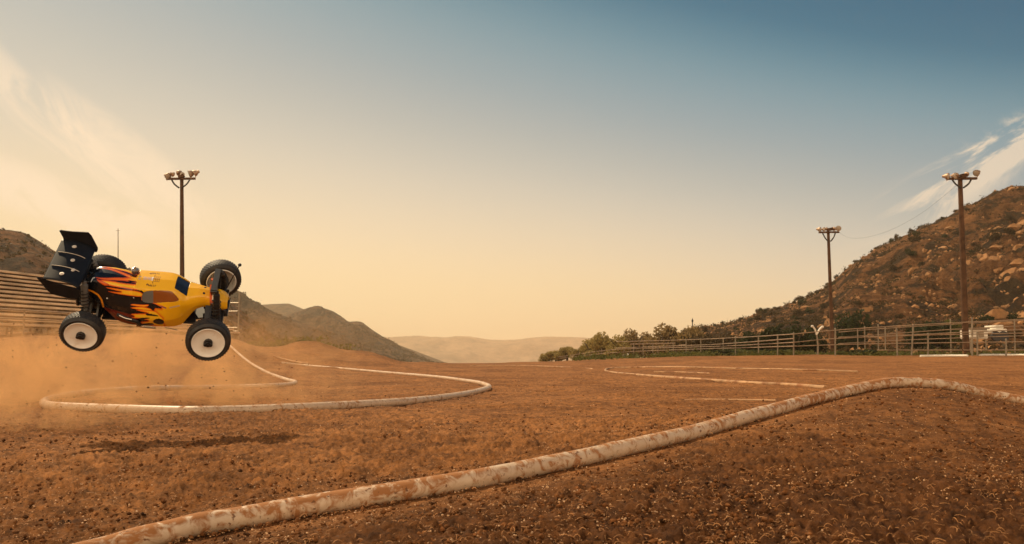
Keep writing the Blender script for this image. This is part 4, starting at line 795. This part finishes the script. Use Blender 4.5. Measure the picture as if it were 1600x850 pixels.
# ------------------------------------------------------------------ dust cloud thrown up behind the buggy, and flying grit
def dust(name, c, rad, dens, scale, label, seed, lo=.45):
    import bmesh
    bm = bmesh.new(); bmesh.ops.create_icosphere(bm, subdivisions=3, radius=1); v = np.array([tuple(q.co) for q in bm.verts]); f = [[q.index for q in p.verts] for p in bm.faces]; bm.free()
    mb = MB(); mb.add(v*np.array(rad), f)
    m = bpy.data.materials.new('dust'); m.use_nodes = True; N = m.node_tree.nodes; L = m.node_tree.links; N.remove(N['Principled BSDF']); vo = N.new('ShaderNodeVolumePrincipled'); L.new(vo.outputs[0], N['Material Output'].inputs['Volume'])
    vo.inputs['Color'].default_value = (1., .60, .28, 1); vo.inputs['Anisotropy'].default_value = 0.
    tc = N.new('ShaderNodeTexCoord'); nz = N.new('ShaderNodeTexNoise'); nz.inputs['Scale'].default_value = scale; nz.inputs['Detail'].default_value = 8; nz.inputs['Roughness'].default_value = .66; nz.inputs['Distortion'].default_value = 1.1
    mp = N.new('ShaderNodeMapping'); mp.inputs['Location'].default_value = (seed, seed*2, 0); L.new(tc.outputs['Object'], mp.inputs[0]); L.new(mp.outputs[0], nz.inputs['Vector'])
    sc = N.new('ShaderNodeVectorMath'); sc.operation = 'DIVIDE'; L.new(tc.outputs['Object'], sc.inputs[0]); sc.inputs[1].default_value = rad
    ln = N.new('ShaderNodeVectorMath'); ln.operation = 'LENGTH'; L.new(sc.outputs[0], ln.inputs[0])
    fo = N.new('ShaderNodeMapRange'); fo.interpolation_type = 'SMOOTHSTEP'; fo.inputs[1].default_value = 1.; fo.inputs[2].default_value = .15; L.new(ln.outputs['Value'], fo.inputs[0])
    mr = N.new('ShaderNodeMapRange'); mr.inputs[1].default_value = lo; mr.inputs[2].default_value = lo+.2; mr.inputs[3].default_value = .0; mr.inputs[4].default_value = dens; L.new(nz.outputs[0], mr.inputs[0])
    mu = N.new('ShaderNodeMath'); mu.operation = 'MULTIPLY'; L.new(fo.outputs[0], mu.inputs[0]); L.new(mr.outputs[0], mu.inputs[1]); L.new(mu.outputs[0], vo.inputs['Density'])
    o = mb.build(name, m); o.location = [float(q) for q in c]; return tag(o, label, 'dust', kind='stuff')
dust('dust_cloud', (-3.0, 5.6, .15), (2.3, 1.3, .68), 6.5, 3.0, 'orange dust cloud hanging behind the flying buggy', 1.3, .49)
dust('dust_cloud', (-2.0, 3.35, .05), (.62, .42, .46), 6.5, 5., 'wisp of dust trailing down to the ground at the left edge', 4.1, .48)
dust('dust_cloud', (-6.5, 20., .8), (4.5, 3., 1.0), +.09, .9, 'thin dust drifting in front of the low mound', 8.4, .36)
bk = rock_bank(4, 1, 5); V = []; Q = []; o = 0; g3 = np.random.default_rng(9)
for i in range(170):
    px = g3.uniform(0, 330) if i % 4 else g3.uniform(330, 470); py = g3.uniform(505, 640) if i % 4 else g3.uniform(545, 640); Y = g3.uniform(3.5, 5.5); p = at(px, py, Y)
    if p[2] < float(G(p[0], p[1]))+.02: continue
    v, f = bk[i % 4]; s = .0022+.0055*g3.random()**3; V.append(v*s+p); Q.append(f+o); o += len(v)
tag(bigmesh('flying_grit', np.concatenate(V), np.concatenate(Q), M['clod'], smooth=False), 'dark specks of grit thrown into the air with the dust', 'grit', kind='stuff')

# ------------------------------------------------------------------ haze
HZD = 3.1e-4
mb = MB()
x0, y0, z0 = -4200, -2800, -4; x1, y1, z1 = 4200, 3750, 118
mb.add([(x0, y0, z0), (x1, y0, z0), (x1, y1, z0), (x0, y1, z0), (x0, y0, z1), (x1, y0, z1), (x1, y1, z1), (x0, y1, z1)], [(3, 2, 1, 0), (4, 5, 6, 7), (0, 1, 5, 4), (1, 2, 6, 5), (2, 3, 7, 6), (3, 0, 4, 7)])
hm = bpy.data.materials.new('haze'); hm.use_nodes = True; N = hm.node_tree.nodes; N.remove(N['Principled BSDF']); v = N.new('ShaderNodeVolumePrincipled')
v.inputs['Color'].default_value = (1., .84, .62, 1); v.inputs['Density'].default_value = HZD; v.inputs['Anisotropy'].default_value = .25
hm.node_tree.links.new(v.outputs[0], N['Material Output'].inputs['Volume'])
tag(mb.build('haze', hm, smooth=False), 'warm dusty haze over the whole valley', 'haze', kind='stuff')
# ------------------------------------------------------------------ sky and sun
EL = 48; AZ = 43                                                # sun ahead and to the left, AZ degrees left of the view
sd = np.array([-math.sin(math.radians(AZ))*math.cos(math.radians(EL)), math.cos(math.radians(AZ))*math.cos(math.radians(EL)), math.sin(math.radians(EL))])
sl = bpy.data.lights.new('sun', 'SUN'); sl.energy = 4.6; sl.angle = math.radians(.6); sl.color = (1, .77, .48); so = bpy.data.objects.new('sun', sl); C.objects.link(so)
so.rotation_euler = Vector(tuple(-sd)).to_track_quat('-Z', 'Y').to_euler(); so.location = (0, 0, 50)
W = bpy.data.worlds.new('World'); S.world = W; W.use_nodes = True; N = W.node_tree.nodes; L_ = W.node_tree.links; bg = N['Background']
sky = N.new('ShaderNodeTexSky'); sky.sky_type = 'NISHITA'; sky.sun_disc = False; sky.sun_elevation = math.radians(EL); sky.sun_rotation = math.radians(360-AZ); sky.dust_density = 4; sky.air_density = 1.2
tc = N.new('ShaderNodeTexCoord'); sp = N.new('ShaderNodeSeparateXYZ'); L_.new(tc.outputs['Generated'], sp.inputs[0])
def mth(op, a, b=None, c=None):
    n = N.new('ShaderNodeMath'); n.operation = op
    for k, q in enumerate((a, b, c)):
        if q is None: continue
        if hasattr(q, 'is_linked'): L_.new(q, n.inputs[k])
        else: n.inputs[k].default_value = q
    return n.outputs[0]
def mixc(f, a, b, bt='MIX'):
    mx = N.new('ShaderNodeMix'); mx.data_type = 'RGBA'; mx.blend_type = bt
    for k, q in ((0, f), (6, a), (7, b)):
        if hasattr(q, 'is_linked'): L_.new(q, mx.inputs[k])
        elif k == 0: mx.inputs[0].default_value = q
        else: mx.inputs[k].default_value = (*q, 1)
    return mx.outputs[2]
X, Y, Z = sp.outputs
# hazy valley air: warm towards the horizon and the left, clear blue high and to the right
sv_ = mth('ADD', mth('MULTIPLY', Z, mth('MULTIPLY_ADD', X, .5, 1.)), mth('MULTIPLY', mth('POWER', mth('MAXIMUM', X, 0.), 2.), .25))
rp = N.new('ShaderNodeValToRGB'); L_.new(sv_, rp.inputs[0]); rp.color_ramp.interpolation = 'B_SPLINE'
K = [(0., (.95, .70, .38)), (.09, (.93, .71, .41)), (.143, (.84, .68, .46)), (.21, (.62, .58, .48)), (.27, (.43, .46, .43)), (.33, (.29, .375, .405)), (.40, (.15, .305, .37)), (.47, (.0, .145, .245)), (.62, (.0, .075, .17)), (1., (.02, .08, .16))]
el = rp.color_ramp.elements
while len(el) < len(K): el.new(.5)
for e_, (p_, c_) in zip(el, K): e_.position = p_; e_.color = (*c_, 1)
# aureole of haze round the sun (ahead, above and left of the frame)
dt = N.new('ShaderNodeVectorMath'); dt.operation = 'DOT_PRODUCT'; L_.new(tc.outputs['Generated'], dt.inputs[0]); dt.inputs[1].default_value = tuple(sd)
au = mth('POWER', mth('MAXIMUM', dt.outputs['Value'], 0.), 16.)
# cirrus: stretched noise, each patch combed along its own slant
def comb(ang, sx, sz, off):
    cb = N.new('ShaderNodeCombineXYZ'); L_.new(mth('DIVIDE', X, mth('MAXIMUM', Y, .1)), cb.inputs[0]); L_.new(Z, cb.inputs[1])
    mp = N.new('ShaderNodeMapping'); mp.vector_type = 'TEXTURE'; L_.new(cb.outputs[0], mp.inputs[0]); mp.inputs['Location'].default_value = (off, 0, 0); mp.inputs['Rotation'].default_value = (0, 0, math.radians(ang)); mp.inputs['Scale'].default_value = (1/sx, 1/sz, 1)
    nz = N.new('ShaderNodeTexNoise'); nz.inputs['Scale'].default_value = 1.; nz.inputs['Detail'].default_value = 10; nz.inputs['Roughness'].default_value = .64; nz.inputs['Distortion'].default_value = .9; L_.new(mp.outputs[0], nz.inputs['Vector']); return nz.outputs[0]
def sm(f, a, b):
    m_ = N.new('ShaderNodeMapRange'); m_.interpolation_type = 'SMOOTHSTEP'; m_.inputs[1].default_value = a; m_.inputs[2].default_value = b; L_.new(f, m_.inputs[0]); return m_.outputs[0]
def blob(px, py, rx, rz, ang):
    q = ray(px, py); ca, sa = math.cos(math.radians(ang)), math.sin(math.radians(ang)); qn = q/np.linalg.norm(q)
    u = mth('SUBTRACT', mth('DIVIDE', X, mth('MAXIMUM', Y, .1)), q[0]/q[1]); v_ = mth('SUBTRACT', Z, qn[2])
    a = mth('MULTIPLY', mth('ADD', mth('MULTIPLY', u, ca), mth('MULTIPLY', v_, sa)), 1/rx); b_ = mth('MULTIPLY', mth('SUBTRACT', mth('MULTIPLY', v_, ca), mth('MULTIPLY', u, sa)), 1/rz)
    r2 = mth('ADD', mth('MULTIPLY', a, a), mth('MULTIPLY', b_, b_)); return sm(r2, 1., .0)
nl_ = comb(-29, 7, 15, .3); nr_ = comb(19, 6, 24, 1.7)
cl = mth('MULTIPLY', sm(nl_, .36, .56), mth('ADD', mth('ADD', mth('MULTIPLY', blob(85, 205, .22, .032, -33), .8), blob(70, 310, .20, .035, -14)), mth('MULTIPLY', blob(220, 262, .18, .035, -30), .8)))
cr = mth('MULTIPLY', sm(nr_, .44, .64), mth('ADD', blob(1500, 280, .19, .042, 20), mth('MULTIPLY', blob(1580, 222, .16, .03, 20), .8)))
cl = mth('MINIMUM', mth('ADD', cl, cr), 1.)
col = mixc(mth('MULTIPLY', cl, .7), rp.outputs[0], (.97, .77, .55))
aur = mixc(1., (.22, .16, .09), mth('MULTIPLY', au, 1.), 'MULTIPLY')
col = mixc(1., col, aur, 'ADD')
gd = N.new('ShaderNodeVectorMath'); gd.operation = 'DOT_PRODUCT'; L_.new(tc.outputs['Generated'], gd.inputs[0]); _q = ray(430, 470); gd.inputs[1].default_value = tuple(_q/np.linalg.norm(_q))
col = mixc(1., col, mixc(1., (.10, .055, .012), mth('POWER', mth('MAXIMUM', gd.outputs['Value'], 0.), 14.), 'MULTIPLY'), 'ADD')
wb = mth('MULTIPLY', sm(mth('MULTIPLY', Y, -1.), .0, .7), sm(Z, .95, .45)); col = mixc(wb, col, (2.3, 1.72, 1.08))       # warm fill light added to the sky behind the camera
hsky = mixc(.965, sky.outputs[0], mixc(1., col, (10., 10., 10.), 'MULTIPLY'))
L_.new(hsky, bg.inputs['Color']); bg.inputs['Strength'].default_value = .1
vs = S.view_settings; vs.view_transform = 'Standard'; vs.look = 'None'; vs.exposure = 0; vs.gamma = 1; vs.use_curve_mapping = False
S.cycles.volume_bounces = 1; S.cycles.max_bounces = 6; S.cycles.use_denoising = True; S.cycles.volume_step_rate = 1.; S.cycles.volume_max_steps = 128
